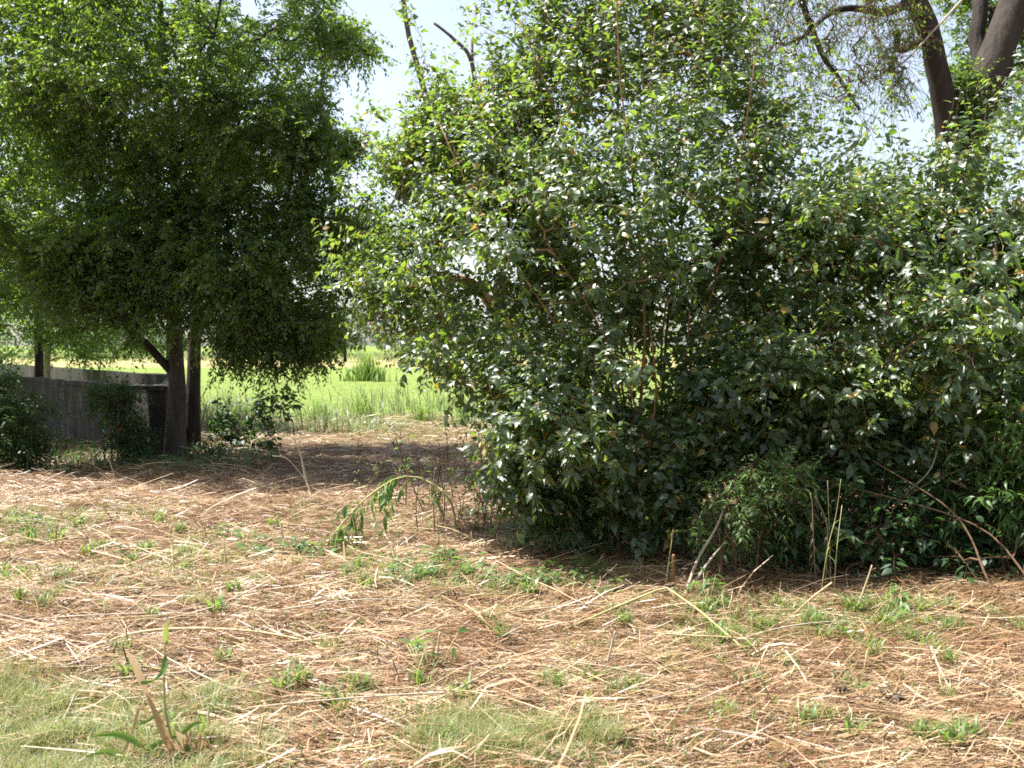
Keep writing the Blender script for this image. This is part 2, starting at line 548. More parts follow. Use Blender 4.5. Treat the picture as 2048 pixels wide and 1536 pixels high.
def ground_mat():
    """thatch brown near the trees, green meadow and a tan dry strip far away: the ground's own cover"""
    m, nt, N, L = new_mat('straw_and_meadow')
    g = N.new('ShaderNodeNewGeometry')
    sp = N.new('ShaderNodeSeparateXYZ'); L.new(g.outputs['Position'], sp.inputs[0])
    nb = N.new('ShaderNodeTexNoise'); nb.inputs['Scale'].default_value = .8; nb.inputs['Detail'].default_value = 5
    L.new(g.outputs['Position'], nb.inputs['Vector'])
    nf = N.new('ShaderNodeTexNoise'); nf.inputs['Scale'].default_value = 28; nf.inputs['Detail'].default_value = 8; nf.inputs['Roughness'].default_value = .7
    L.new(g.outputs['Position'], nf.inputs['Vector'])
    near = ramp(N, [(.28, (.04, .026, .018)), (.5, (.15, .095, .06)), (.72, (.34, .24, .155))])
    L.new(nf.outputs[0], near.inputs[0])
    ns = N.new('ShaderNodeTexNoise'); ns.inputs['Scale'].default_value = 3; ns.inputs['Detail'].default_value = 8; ns.inputs['Roughness'].default_value = .7
    L.new(g.outputs['Position'], ns.inputs['Vector'])
    gr = ramp(N, [(.3, (.09, .14, .028)), (.5, (.15, .205, .045)), (.7, (.24, .26, .08))])
    L.new(ns.outputs[0], gr.inputs[0])
    tan = ramp(N, [(.3, (.22, .20, .07)), (.7, (.38, .31, .15))])
    L.new(ns.outputs[0], tan.inputs[0])

    def step(lo, hi, amp):
        a = N.new('ShaderNodeMath'); a.operation = 'MULTIPLY_ADD'; a.inputs[1].default_value = amp
        L.new(nb.outputs[0], a.inputs[0]); L.new(sp.outputs['Y'], a.inputs[2])
        r = N.new('ShaderNodeMapRange'); r.inputs[1].default_value = lo; r.inputs[2].default_value = hi
        L.new(a.outputs[0], r.inputs[0])
        return r.outputs[0]
    m1 = N.new('ShaderNodeMix'); m1.data_type = 'RGBA'
    L.new(step(18.0, 23.5, 4.0), m1.inputs[0]); L.new(near.outputs[0], m1.inputs[6]); L.new(gr.outputs[0], m1.inputs[7])
    m2 = N.new('ShaderNodeMix'); m2.data_type = 'RGBA'
    L.new(step(72, 78, 5.0), m2.inputs[0]); L.new(m1.outputs[2], m2.inputs[6]); L.new(tan.outputs[0], m2.inputs[7])
    m3 = N.new('ShaderNodeMix'); m3.data_type = 'RGBA'
    L.new(step(120, 140, 8.0), m3.inputs[0]); L.new(m2.outputs[2], m3.inputs[6]); L.new(gr.outputs[0], m3.inputs[7])
    p = N.new('ShaderNodeBsdfPrincipled'); p.inputs['Roughness'].default_value = .95; p.inputs['Specular IOR Level'].default_value = .1
    L.new(m3.outputs[2], p.inputs['Base Color'])
    bp = N.new('ShaderNodeBump'); bp.inputs['Strength'].default_value = .8; bp.inputs['Distance'].default_value = .03
    L.new(nf.outputs[0], bp.inputs['Height']); L.new(bp.outputs[0], p.inputs['Normal'])
    o = N.new('ShaderNodeOutputMaterial'); L.new(p.outputs[0], o.inputs[0])
    return m


M['ground'] = ground_mat()

# ------------------------------------------------------------------ ground
gx = np.concatenate([[-1500, -400, -120, -50, -30], np.linspace(-12, 12, 301), [30, 50, 120, 400, 1500]])
gy = np.concatenate([[-300, -40, -10, -2], np.concatenate([np.linspace(1.5, 12, 263), np.linspace(12.2, 30, 90)]), [36, 45, 60, 80, 110, 160, 250, 500, 1800]])
GX, GY = np.meshgrid(gx, gy)
GV = np.stack([GX, GY, gz(GX, GY)], -1).reshape(-1, 3)
nx, ny = len(gx), len(gy)
a, b = np.meshgrid(np.arange(ny - 1), np.arange(nx - 1), indexing='ij')
q = (a * nx + b).ravel()
tag(link('ground', mesh_data('ground', GV, np.stack([q, q + 1, q + nx + 1, q + nx], 1), M['ground'])), kind='structure')

# ------------------------------------------------------------------ concrete tank
def prism(p, q_, w, h, z0=0.0, jag=0.0):
    """wall slab from p to q_ (xy), thickness w to the far side, height h"""
    p, q_ = np.array(p, float), np.array(q_, float)
    n = 16
    d = nrm(q_ - p); s = np.array([-d[1], d[0]])
    if s[1] < 0: s = -s
    V = []
    for i in range(n + 1):
        c = p + (q_ - p) * i / n
        j = rng.uniform(-jag, jag); j2 = rng.uniform(-jag, jag)
        V += [(*c, z0), (*(c + s * w), z0), (*(c + s * w), z0 + h + j), (*c, z0 + h + j2)]
    F = []
    for i in range(n):
        for k in range(4):
            F.append((4 * i + k, 4 * i + (k + 1) % 4, 4 * i + 4 + (k + 1) % 4, 4 * i + 4 + k))
    F += [(0, 1, 2, 3), (4 * n, 4 * n + 3, 4 * n + 2, 4 * n + 1)]
    return np.array(V), [np.array(F)]


TA, TB = np.array([-5.25, 14.45]), np.array([-11.2, 20.9])
TA2, TB2 = np.array([-6.9, 20.0]), np.array([-17.5, 33.5])
tank = thing('concrete_tank', (-5.0, 14.3, 0), 'old open concrete cattle tank with stained low walls behind the shrubs at the tree foot', 'water tank')
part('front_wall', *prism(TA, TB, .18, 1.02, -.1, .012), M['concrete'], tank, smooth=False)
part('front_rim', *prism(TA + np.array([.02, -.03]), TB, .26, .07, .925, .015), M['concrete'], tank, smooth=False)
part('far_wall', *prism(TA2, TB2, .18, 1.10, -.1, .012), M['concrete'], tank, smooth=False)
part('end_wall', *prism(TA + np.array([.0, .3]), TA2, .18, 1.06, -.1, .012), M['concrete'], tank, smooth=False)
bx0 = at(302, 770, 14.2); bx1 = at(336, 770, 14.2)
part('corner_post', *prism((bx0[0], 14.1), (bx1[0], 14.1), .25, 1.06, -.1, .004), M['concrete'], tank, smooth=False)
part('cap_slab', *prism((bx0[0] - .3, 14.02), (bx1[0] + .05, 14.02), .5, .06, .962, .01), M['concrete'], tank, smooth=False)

# ------------------------------------------------------------------ left trees
def tube_part(name, pts, r0, r1, mat, parent, sides=10, n=18, flare=0.0, rough=0.055, kind=None):
    P = smooth_path(pts, n)
    P[1:-1] += rng.normal(size=(n - 2, 3)) * r0 * 0.05
    t = np.linspace(0, 1, n)
    R = r0 + (r1 - r0) * t + flare * r0 * np.exp(-t * 14)
    V, F = tubes(P, R, sides, rough)
    o = part(name, V, F, mat, parent, kind)
    return P


def path_px(pts):
    return np.array([at(*p) for p in pts])


def tree(name, label, base, trunks, limbs, poly_sets, mat_leaf, mat_bark, temps, group=None, cat='tree',
         sub=(4, (.25, .5)), per=16, size=(.04, .065), twig_r=.003, keep=0.0, wood_names=('trunk', 'limb'), lkw={}, skw={}, crown='crown', gkw={}, twigmat=None, extra=None):
    t = thing(name, base, label, cat, group)
    skel = []
    for pts, r0, r1 in trunks:
        skel.append(tube_part(wood_names[0], pts, r0, r1, mat_bark, t, flare=.28 if r0 > .05 else .1))
    for pts, r0, r1 in limbs:
        skel.append(tube_part(wood_names[1], pts, r0, r1, mat_bark, t, sides=8))
    tg = np.vstack(poly_sets)
    tg = tg[tg[:, 2] > gz(tg[:, 0], tg[:, 1]) + .04]
    up_skel = []
    for s in skel:
        k = int(len(s) * .2) if len(skel) < 4 or s is skel[0] else 0
        up_skel.append(s[k:])
    P, cnt = grow(up_skel, tg, **gkw)
    R0 = twig_r * np.sqrt(cnt) * 1.15
    tt = np.linspace(0, 1, P.shape[1])[None]
    R = R0[:, None] * (1 - .45 * tt)
    W = [tubes(P, R, 5)]
    S = subtwigs(P, sub[0], sub[1], **skw)
    if extra is not None:
        S = np.concatenate([S, extra])
    W.append(tubes(S, np.full(S.shape[:2], twig_r * .6) * np.linspace(1, .5, S.shape[1])[None], 3))
    V, F = merge(W)
    part('branches', V, F, twigmat or mat_bark, t, 'stuff')
    pos, D, Nn, s = leaves_on(S, per, size=size, **lkw)
    ok = pos[:, 2] > gz(pos[:, 0], pos[:, 1]) + .03
    pos, D, Nn, s = pos[ok], D[ok], Nn[ok], s[ok]
    if not keep:
        V, F = scatter(temps, pos, D, Nn, s)
        part(crown, V, F, mat_leaf, t, 'stuff')
    return t, (pos, D, Nn, s)


def split_leaves(t, L, mat, temps_stuff, n_single=300, crown='foliage'):
    """the leaves that show largest become parts of their own; the rest are one foliage part"""
    pos, D, Nn, s = L
    X, Yv, Z = frames(D, Nn)
    c = pos + Yv * s[:, None] * .5
    view = nrm(np.array([0, 0, CAMH]) - c)
    area = s ** 2 * np.abs((Z * view).sum(1)) / c[:, 1] ** 2
    px = c[:, 0] / c[:, 1] * 1000; pz = (c[:, 2] - CAMH) / c[:, 1] * 1000
    vis = (np.abs(px) < 520) & (pz < 345)
    cell = np.floor(px / 9).astype(int) * 4000 + np.floor(pz / 9).astype(int)
    order = np.argsort(c[:, 1])
    first = np.zeros(len(c), bool)
    _, fi = np.unique(cell[order], return_index=True)
    first[order[fi]] = True
    cand = np.where(first & vis)[0]
    cand = cand[np.argsort(-area[cand])][:n_single]
    single = np.zeros(len(c), bool); single[cand] = True
    V, F = scatter(temps_stuff, pos[~single], D[~single], Nn[~single], s[~single])
    part(crown, V, F, mat, t, 'stuff')
    meshes = []
    for V, F3, F4 in T_FINE:
        meshes.append(mesh_data('leaf', V, [F3, F4], mat))
    o3 = np.array(t.location)
    for i in cand:
        o = link('leaf', meshes[int(rng.integers(len(meshes)))], t)
        m = Matrix.Identity(4)
        for r in range(3):
            for k, vec in enumerate((X[i], Yv[i], Z[i])):
                m[r][k] = vec[r] * s[i]
            m[r][3] = pos[i][r] - o3[r]
        o.matrix_local = m


def leftdepth(x, y):
    return 13.5 - np.clip((x - 100) / 600, 0, 1) * 1.0


crown_main = [(-150, -330), (580, -330), (640, -60), (720, 70), (655, 120), (640, 190), (680, 245), (670, 320), (720, 430), (730, 520), (660, 600),
              (640, 735), (590, 720), (510, 735), (440, 700), (405, 660), (330, 610), (270, 690), (220, 630), (130, 690), (60, 590), (-60, 640), (-150, 400)]
crown_pts = [fill(crown_main, leftdepth, 2.2, 1080, 1.9, .12, 3), fill([(-800, -300), (-110, -300), (-110, 330), (-300, 480), (-800, 480)], 16.5, 2.6, 520, 1.5, -.2, 15), fill([(150, 420), (740, 400), (640, 690), (540, 640), (460, 740), (380, 600), (200, 620)], leftdepth, 1.7, 380, 1.5, -.25, 4),  # far-left fill is unseen crown, added to shade the tank wall
             fill([(60, -150), (590, -150), (630, 60), (590, 200), (640, 420), (150, 440), (40, 200)], leftdepth, 1.8, 440, 1.5, -.05, 10),
             fill([(110, 470), (330, 530), (310, 650), (190, 640)], 13.0, .35, 70, 0, 0, 1), fill([(640, 40), (700, 60), (770, 80), (720, 110), (640, 110)], 13.4, .5, 26, 0, 0, 1), fill([(640, 260), (720, 280), (715, 340), (640, 340)], 13.4, .5, 30, 0, 0, 1),
             fill([(680, 420), (760, 440), (770, 560), (690, 590)], 13.4, .6, 60, 2, -.2, 12), fill([(560, 600), (680, 590), (660, 690), (580, 720)], 13.4, .6, 50, 2, -.2, 13),
             fill([(60, 480), (330, 500), (330, 590), (280, 680), (225, 610), (150, 680), (90, 600)], 13.4, .7, 90, 2.5, .0, 5), fill([(300, 380), (430, 380), (450, 640), (340, 660), (300, 600)], 13.1, .5, 70, 1.5, -.3, 7)]
b1 = gpt(350, 918); Y1 = b1[1]
tr1 = [(np.vstack([b1 - [0, 0, .1], path_px([(353, 800, Y1), (352, 690, Y1), (347, 520, Y1), (352, 330, Y1), (335, 190, Y1 + .1), (322, 40, Y1 + .2), (315, -220, Y1 + .3)])]), .135, .02)]
lb1 = [(path_px([(345, 745, Y1), (305, 700, Y1 - .15), (255, 650, Y1 - .4), (180, 560, Y1 - .6), (120, 450, Y1 - .6)]), .065, .014),
       (path_px([(350, 560, Y1), (420, 480, Y1 - .5), (520, 420, Y1 - .9), (640, 380, Y1 - 1.1)]), .035, .01),
       (path_px([(350, 420, Y1), (250, 300, Y1 - .5), (215, 170, Y1 - .6), (208, 30, Y1 - .6), (200, -150, Y1 - .5)]), .032, .01),
       (path_px([(352, 330, Y1), (400, 200, Y1 - .4), (430, 60, Y1 - .6), (470, -150, Y1 - .7)]), .03, .01)]
LKW = dict(droop=.35, njit=.7, petiole=.004)
tree('leafy_tree', 'tall dark small-leaved tree with a forked trunk in front of the concrete tank', b1, tr1, lb1, crown_pts, M['tree'], M['bark'], T_SMALL,
     sub=(6, (.22, .55)), per=15, size=(.055, .095), lkw=LKW, skw=dict(droop=.35, up=.1), gkw=dict(hang=.25))

b2 = gpt(384, 900); Y2 = b2[1]
tr2 = [(np.vstack([b2 - [0, 0, .1], path_px([(385, 800, Y2), (390, 690, Y2), (402, 520, Y2), (414, 350, Y2), (404, 200, Y2), (396, 60, Y2), (390, -200, Y2)])]), .112, .02)]
lb2 = [(path_px([(402, 500, Y2), (470, 400, Y2 + .4), (580, 290, Y2 + .8), (680, 200, Y2 + 1)]), .03, .01),
       (path_px([(412, 350, Y2), (380, 310, Y2 + .3), (365, 220, Y2 + .5), (350, 60, Y2 + .6)]), .032, .01),
       (path_px([(390, 640, Y2), (480, 600, Y2 + .3), (590, 580, Y2 + .3), (690, 560, Y2 + .2)]), .03, .01)]
tree('leafy_tree', 'slim tree with a darker trunk right beside the forked tree, growing out over the meadow', b2, tr2, lb2,
     [fill([(300, -330), (600, -330), (690, 80), (640, 180), (680, 300), (730, 520), (620, 660), (560, 690), (420, 620), (380, 300)], Y2 + .6, 1.5, 480, 1.5, -.05, 6)],
     M['tree'], M['barkdark'], T_SMALL, sub=(6, (.22, .55)), per=15, size=(.055, .095), lkw=LKW, skw=dict(droop=.35, up=.1), gkw=dict(hang=.2))

b3 = np.array([(78 - 1024) / FPX * 21.0, 21.0, 0.0])
tr3 = [(np.vstack([b3, path_px([(78, 745, 21), (76, 640, 21), (70, 500, 21), (60, 300, 21), (62, 100, 21), (50, -150, 21)])]), .10, .03)]
tree('leafy_tree', 'thin straight-stemmed tree rising behind the concrete tank', b3, tr3,
     [(path_px([(74, 560, 21), (150, 450, 21), (210, 330, 21)]), .05, .012), (path_px([(66, 380, 21), (0, 250, 21), (-40, 120, 21)]), .05, .012)],
     [fill([(-700, -300), (-160, -300), (-160, 650), (-700, 640)], 19.5, 2.2, 300, 1.2, -.2, 14), fill([(-250, 150), (150, 150), (130, 560), (20, 600), (-250, 620)], 17.2, 1.4, 260, 1.2, -.3, 16), fill([(-160, -250), (250, -250), (240, 100), (300, 260), (250, 520), (220, 690), (120, 705), (60, 640), (-60, 700), (-160, 650)], 20.0, 2.2, 760, 1.2, -.1, 8)],  # first two fills are extra canopy, added to keep sun off the tank
     M['tree'], M['barkdark'], T_SMALL, sub=(7, (.3, .65)), per=14, size=(.065, .12), lkw=LKW, skw=dict(droop=.3, up=.1))
b4 = np.array([(95 - 1024) / FPX * 24.0, 24.0, 0.0])
tree('leafy_tree', 'pale-stemmed young tree behind the thin straight one', b4,
     [(np.vstack([b4, path_px([(94, 745, 24), (97, 660, 24), (110, 560, 24), (130, 420, 24)])]), .09, .03)], [],
     [fill([(-120, 560), (60, 480), (200, 500), (330, 600), (320, 700), (200, 722), (-100, 725)], 24.0, 1.6, 240, 1.2, -.2, 9)],
     M['lance'], M['dead'], T_SMALL, sub=(5, (.3, .6)), per=12, size=(.07, .12), lkw=LKW, skw=dict(droop=.3, up=.1))


# ------------------------------------------------------------------ shrubs round the tank and the trunks
def shrub(name, label, base, stems, pts, mat, temps, cat='shrub', group=None, stemmat='brown', r=.012, **kw):
    tr = [(np.array(s), r, r * .35) for s in stems]
    return tree(name, label, base, tr, [], pts, mat, M[stemmat], temps, group, cat, wood_names=('stem', 'stem'), crown='foliage', **kw)


def stems_from(base, tops, spread=.12):
    out = []
    for tp in tops:
        p0 = base + np.array([rng.uniform(-spread, spread), rng.uniform(-spread, spread), -.03])
        tp = np.asarray(tp, float)
        mid = p0 * .5 + tp * .5 + np.array([(p0[0] - tp[0]) * .25, 0, .12 * abs(tp[2] - p0[2])])
        out.append(np.array([p0, p0 * .75 + mid * .25 + [0, 0, .03], mid, tp]))
    return out


bs = np.array([-6.35, 13.0, 0.0])
shrub('tank_shrub', 'bushy green shrub at the far left against the tank wall', bs, stems_from(bs, path_px([(20, 800, 13), (60, 790, 13), (-20, 790, 13), (80, 840, 13)])),
      [fill([(-60, 745), (20, 760), (50, 740), (95, 800), (80, 840), (125, 900), (115, 945), (-60, 945)], 13.0, .6, 130, 4, -.05, 1)], M['dark'], T_SMALL, sub=(5, (.2, .5)), per=11, size=(.06, .10))
bs = np.array([-5.3, 13.2, 0.0])
shrub('tank_shrub', 'upright green shrub in front of the middle of the tank wall', bs, stems_from(bs, path_px([(215, 790, 13.2), (180, 830, 13.2), (240, 800, 13.2)])),
      [fill([(165, 810), (205, 762), (250, 790), (240, 840), (280, 880), (285, 940), (120, 945), (140, 890), (185, 850)], 13.2, .5, 90, 4, -.05, 1)], M['dark'], T_SMALL, sub=(5, (.2, .48)), per=11, size=(.055, .09))
bs = np.array([-4.75, 13.6, 0.0])
shrub('tank_shrub', 'small leafy sprig between the tank wall and its corner post', bs, stems_from(bs, path_px([(285, 850, 13.6), (275, 880, 13.6)]), .05),
      [fill([(262, 850), (295, 850), (310, 935), (250, 935)], 13.5, .2, 34, 0, 0, 1)], M['dark'], T_SMALL, sub=(3, (.08, .2)), per=8, size=(.05, .08), r=.006)
bs = gpt(410, 925)
shrub('foot_weed', 'low dark feathery weed at the foot of the two trunks', bs, stems_from(bs, path_px([(395, 890, bs[1]), (420, 895, bs[1]), (445, 905, bs[1])]), .1),
      [fill([(375, 930), (385, 890), (430, 880), (470, 920), (470, 945), (370, 945)], bs[1], .35, 50, 0, 0, 1)], M['dark'], T_LANCE, sub=(3, (.08, .2)), per=8, size=(.05, .09), r=.005, cat='weed')
bs = gpt(470, 900)
shrub('sapling', 'dark broad-leaved sapling beside the slim dark trunk, its tips against the pale meadow', bs,
      stems_from(bs, path_px([(450, 800, bs[1]), (525, 800, bs[1]), (580, 810, bs[1]), (500, 850, bs[1]), (560, 850, bs[1] - .2)])),
      [fill([(425, 880), (430, 790), (470, 800), (490, 850), (505, 790), (545, 785), (600, 800), (570, 850), (540, 900), (640, 925), (560, 935), (420, 930)], bs[1], .4, 105, 0, 0, 1)],
      M['dark'], T_MULB, sub=(2, (.1, .25)), per=6, size=(.08, .15), r=.009)

# ------------------------------------------------------------------ big bushes on the right
def bush_stem(x0, y0, pts):
    return np.vstack([np.array([[x0, y0, -.05]]), path_px(pts)])


BY = 7.9
bb = gpt(1290, 1110)
bb[1] = BY
stem_sets = []
for (px0, Y0, pts) in [
    (1240, 7.6, [(1225, 950, 7.6), (1190, 780, 7.6), (1080, 600, 7.7), (960, 420, 8.0), (880, 250, 8.2)]),
    (1250, 7.9, [(1260, 900, 7.9), (1230, 700, 8.0), (1180, 480, 8.0), (1120, 250, 8.1), (1040, 40, 8.2)]),
    (1290, 7.7, [(1280, 850, 7.6), (1290, 650, 7.6), (1270, 400, 7.7), (1240, 150, 7.8), (1230, -120, 7.9)]),
    (1300, 8.2, [(1320, 850, 8.2), (1340, 600, 8.3), (1380, 350, 8.3), (1400, 100, 8.3), (1390, -120, 8.2)]),
    (1340, 7.7, [(1365, 850, 7.7), (1395, 700, 7.7), (1450, 480, 7.7), (1480, 330, 7.7), (1510, 120, 7.7)]),
    (1350, 8.0, [(1420, 880, 8.1), (1500, 750, 8.3), (1600, 600, 8.5), (1680, 420, 8.7), (1720, 260, 8.8)]),
    (1200, 8.4, [(1120, 900, 8.6), (1010, 760, 9.0), (880, 660, 9.4), (790, 600, 9.6), (710, 560, 9.7)]),
    (1200, 8.0, [(1150, 860, 8.1), (1060, 720, 8.3), (940, 560, 8.6), (850, 440, 8.8), (770, 380, 8.9)]),
    (1310, 7.5, [(1290, 880, 7.5), (1240, 740, 7.4), (1170, 600, 7.4), (1090, 480, 7.3)]),
    (1360, 7.7, [(1400, 900, 7.6), (1450, 780, 7.5), (1530, 640, 7.5), (1630, 500, 7.6)]),
    (1240, 8.8, [(1250, 850, 9.1), (1200, 620, 9.3), (1150, 380, 9.4), (1080, 160, 9.4)]),
    (1340, 8.6, [(1400, 800, 8.9), (1480, 600, 9.2), (1560, 380, 9.3), (1590, 220, 9.3)]),
    (1270, 7.6, [(1240, 930, 7.6), (1180, 830, 7.6), (1090, 740, 7.6)]),
    (1265, 7.5, [(1275, 930, 7.5), (1262, 800, 7.5), (1268, 640, 7.5)]), (1285, 7.9, [(1255, 900, 7.9), (1222, 760, 7.9), (1215, 600, 7.9), (1180, 400, 8)]), (1320, 7.6, [(1345, 900, 7.6), (1368, 760, 7.6), (1380, 620, 7.6)]),
    (1330, 8.0, [(1335, 850, 8), (1322, 700, 8), (1345, 500, 8), (1330, 300, 8)]), (1300, 7.4, [(1300, 900, 7.4), (1312, 780, 7.3), (1300, 650, 7.3)]), (1355, 7.9, [(1400, 850, 8), (1440, 700, 8), (1500, 560, 8), (1530, 400, 8)]),
]:
    g = at(px0, 1000, Y0)
    stem_sets.append((bush_stem(g[0], Y0, pts), float(rng.uniform(.009, .016)), .004))
bush_poly = [(870, 130), (960, 200), (1030, 70), (1090, -60), (1440, -80), (1490, 90), (1560, 240), (1680, 270), (1760, 330), (1840, 380), (1800, 700), (1700, 800), (1560, 790), (1450, 850),
             (1420, 960), (1300, 930), (1200, 1040), (1080, 980), (1010, 990), (1005, 850), (930, 780), (850, 740), (760, 655), (700, 600), (700, 520), (740, 400), (765, 310), (840, 230)]


def bushdepth(x, y):
    left = np.clip((1050 - x) / 350, 0, 1)
    return 7.2 + 1.3 * left + 1.9 * np.clip((750 - y) / 750, 0, 1.15)


bt = [fill(bush_poly, lambda x, y: bushdepth(x, y) - .25 * np.clip((x - 1450) / 200, 0, 1), 1.05, 690, 2.2, .09, 21, .75),
      fill([(1010, 500), (1750, 480), (1900, 600), (1850, 960), (1400, 1000), (1090, 980)], 9.0, .8, 430, 0, 0, 25, .8),
      fill([(1030, 60), (1460, 40), (1520, 200), (1600, 330), (1500, 480), (1050, 480), (980, 240)], bushdepth, .9, 230, 2, -.2, 27), fill([(860, 160), (1000, 200), (1050, 110), (1120, 400), (900, 500), (770, 450), (780, 330)], bushdepth, .8, 190, 2, -.3, 26), fill([(720, 560), (790, 430), (930, 540), (980, 780), (850, 740), (770, 655)], 9.1, .7, 80, 2, -.2, 24),
      fill([(1010, 990), (1000, 860), (1100, 780), (1420, 820), (1430, 930), (1340, 1060), (1200, 1080), (1090, 1060)], 7.6, .8, 230, 3, -.15, 22),
      fill([(1380, 760), (1620, 760), (1860, 860), (1900, 960), (1600, 960), (1400, 960)], 7.7, .8, 260, 3, -.3, 23)]
# long shoots that stand clear of the top
shoots = []
for (x0, y0, x1, y1) in [(870, 200, 825, 10), (960, 200, 935, 40), (1000, 190, 960, 20), (1030, 200, 1010, -30), (1060, 150, 1020, 0), (905, 230, 850, 120), (760, 300, 745, 225), (790, 330, 720, 260),
                         (1120, 120, 1100, -80), (1500, 150, 1480, -40), (1560, 220, 1530, 30), (1700, 280, 1690, 150), (1790, 340, 1790, 200), (740, 420, 690, 385), (720, 540, 660, 505), (1600, 250, 1600, 130)]:
    Y = float(bushdepth(np.array(x0), np.array(y0))) + rng.uniform(-.5, .5)
    shoots.append(at(x0, y0, Y)); shoots.append(at(x1, y1, Y + .1))
bt.append(np.array(shoots))
BK = dict(droop=.4, njit=.55, petiole=.02, start=.1, out=((1.8, 9.4, 0), .8))


def upright_shoots(poly, depth, thick, n, L=(.45, .9)):
    p = fill(poly, depth, thick, n, 0, 0, 1)
    d = nrm(np.column_stack([rng.normal(0, .22, n) - .08, rng.normal(-.05, .22, n), np.ones(n)]))
    t = np.linspace(0, 1, 4)[None, :, None]
    l = rng.uniform(*L, n)[:, None, None]
    return p[:, None] + d[:, None] * l * t + np.array([.06, 0, 0]) * rng.normal(size=(n, 1, 1)) * t ** 2
bush, BL = tree('big_bush', 'large glossy-leaved many-stemmed bush filling the middle of the view', (bb[0], BY, 0), stem_sets, [], bt, M['mulb'], M['stem'], T_MULB, cat='bush', extra=upright_shoots([(840, 160), (1000, 180), (1100, 60), (1460, 40), (1540, 260), (1700, 330), (1500, 560), (1000, 560), (740, 480), (740, 380)], bushdepth, 1.2, 260) if False else np.concatenate([upright_shoots([(840, 160), (1000, 180), (1100, 60), (1460, 40), (1540, 260), (1700, 330), (1500, 560), (1000, 560), (740, 480), (740, 380)], bushdepth, 1.2, 260),
                   upright_shoots([(1030, 90), (1480, 90), (1560, 260), (980, 230)], bushdepth, .9, 150), upright_shoots([(1480, 200), (1720, 290), (1700, 380), (1480, 330)], bushdepth, .7, 40)]),
                sub=(4, (.2, .48)), per=13, size=(.036, .104), twig_r=.0026, keep=1, wood_names=('stem', 'stem'), lkw=BK, skw=dict(droop=.12, up=.3, spread=.7), twigmat=M['twig'])
split_leaves(bush, BL, M['mulb'], T_MULB)

rb = np.array([4.15, 8.3, 0])
stem2 = []
for (px0, Y0, pts) in [(1880, 8.2, [(1850, 900, 8.2), (1800, 650, 8.1), (1760, 450, 8.1)]), (1930, 8.4, [(1940, 850, 8.4), (1930, 600, 8.4), (1900, 380, 8.4)]),
                       (1980, 8.3, [(2020, 850, 8.2), (2060, 600, 8.1), (2080, 330, 8.1)]), (1850, 7.9, [(1780, 920, 7.6), (1700, 780, 7.4), (1650, 650, 7.3)]),
                       (1960, 8.0, [(1990, 900, 7.7), (2010, 700, 7.5), (1990, 520, 7.4)])]:
    g = at(px0, 1000, Y0)
    stem2.append((bush_stem(g[0], Y0, pts), float(rng.uniform(.009, .016)), .004))
bush2, BL2 = tree('big_bush', 'darker glossy-leaved bush at the right edge under the forked big tree', rb, stem2, [],
                  [fill([(1600, 420), (1700, 320), (1780, 320), (1880, 290), (1960, 250), (2010, 190), (2060, 160), (2260, 180), (2280, 900), (2150, 960), (1800, 960), (1600, 880), (1560, 700)], lambda x, y: 7.25 + 1.4 * np.clip((750 - y) / 550, 0, 1), 1.0, 520, 2.2, -.06, 31, .8),
                   fill([(1860, 300), (1930, 260), (2010, 200), (2120, 160), (2120, 640), (1880, 640)], 7.9, .45, 120, 2.2, -.1, 32)],
                  M['mulb'], M['stem'], T_MULB, cat='bush', extra=upright_shoots([(1640, 430), (1750, 340), (1960, 300), (2060, 220), (2250, 220), (2250, 560), (1650, 560)], 8.2, 1.1, 110),
                  sub=(4, (.2, .48)), per=13, size=(.036, .104), twig_r=.0026, keep=1, wood_names=('stem', 'stem'), lkw=dict(BK, out=((5.4, 10.0, 0), .8)), skw=dict(droop=.15, up=.25, spread=.8), twigmat=M['twig'])
split_leaves(bush2, BL2, M['mulb'], T_MULB)

# undergrowth below them
bs = np.array([3.0, 7.0, 0])
shrub('broadleaf_undergrowth', 'low dark broad-leaved thicket in the deep shade below the right bush', bs,
      stems_from(bs, [np.array([x, y, z]) for x, y, z in [(2.0, 7.0, .7), (2.5, 6.9, .8), (3.0, 6.9, .9), (3.5, 6.9, .9), (4.0, 7, .9), (2.7, 7.4, .8), (3.5, 7.5, .9)]], .8),
      [fill([(1530, 1000), (1620, 930), (1760, 960), (1900, 940), (2050, 900), (2250, 930), (2250, 1240), (1900, 1225), (1700, 1190), (1560, 1150)], 7.05, .75, 620, 2.5, -.35, 41, .8)],
      M['dark'], T_MULB, sub=(3, (.12, .35)), per=7, size=(.05, .11), r=.008, cat='undergrowth')
bs = np.array([1.55, 6.85, 0])
shrub('small_shrub', 'light green small-leaved shrub with arching twigs below the big bush', bs,
      stems_from(bs, path_px([(1420, 1000, 6.8), (1480, 940, 6.8), (1550, 930, 6.9), (1590, 980, 6.9), (1450, 1060, 6.6)]), .15),
      [fill([(1390, 1060), (1420, 985), (1480, 930), (1560, 905), (1620, 960), (1580, 1050), (1500, 1090), (1440, 1110)], 6.9, .4, 120, 3, -.2, 42)],
      M['weed'], T_LANCE, sub=(3, (.1, .28)), per=8, size=(.04, .075), r=.008)
bs = np.array([3.55, 6.9, 0])
shrub('willow_shrub', 'bright green narrow-leaved shrub leaning in at the right edge', bs,
      stems_from(bs, path_px([(1960, 900, 6.9), (2010, 800, 6.9), (2050, 850, 6.9), (2100, 800, 6.9), (1900, 960, 6.8)]), .2),
      [fill([(1880, 1010), (1900, 930), (1960, 880), (1960, 800), (2030, 770), (2160, 760), (2180, 1050), (2000, 1060)], 6.9, .45, 130, 3, -.1, 43)],
      M['lance'], T_LANCE, sub=(3, (.12, .32)), per=9, size=(.06, .11), r=.010)

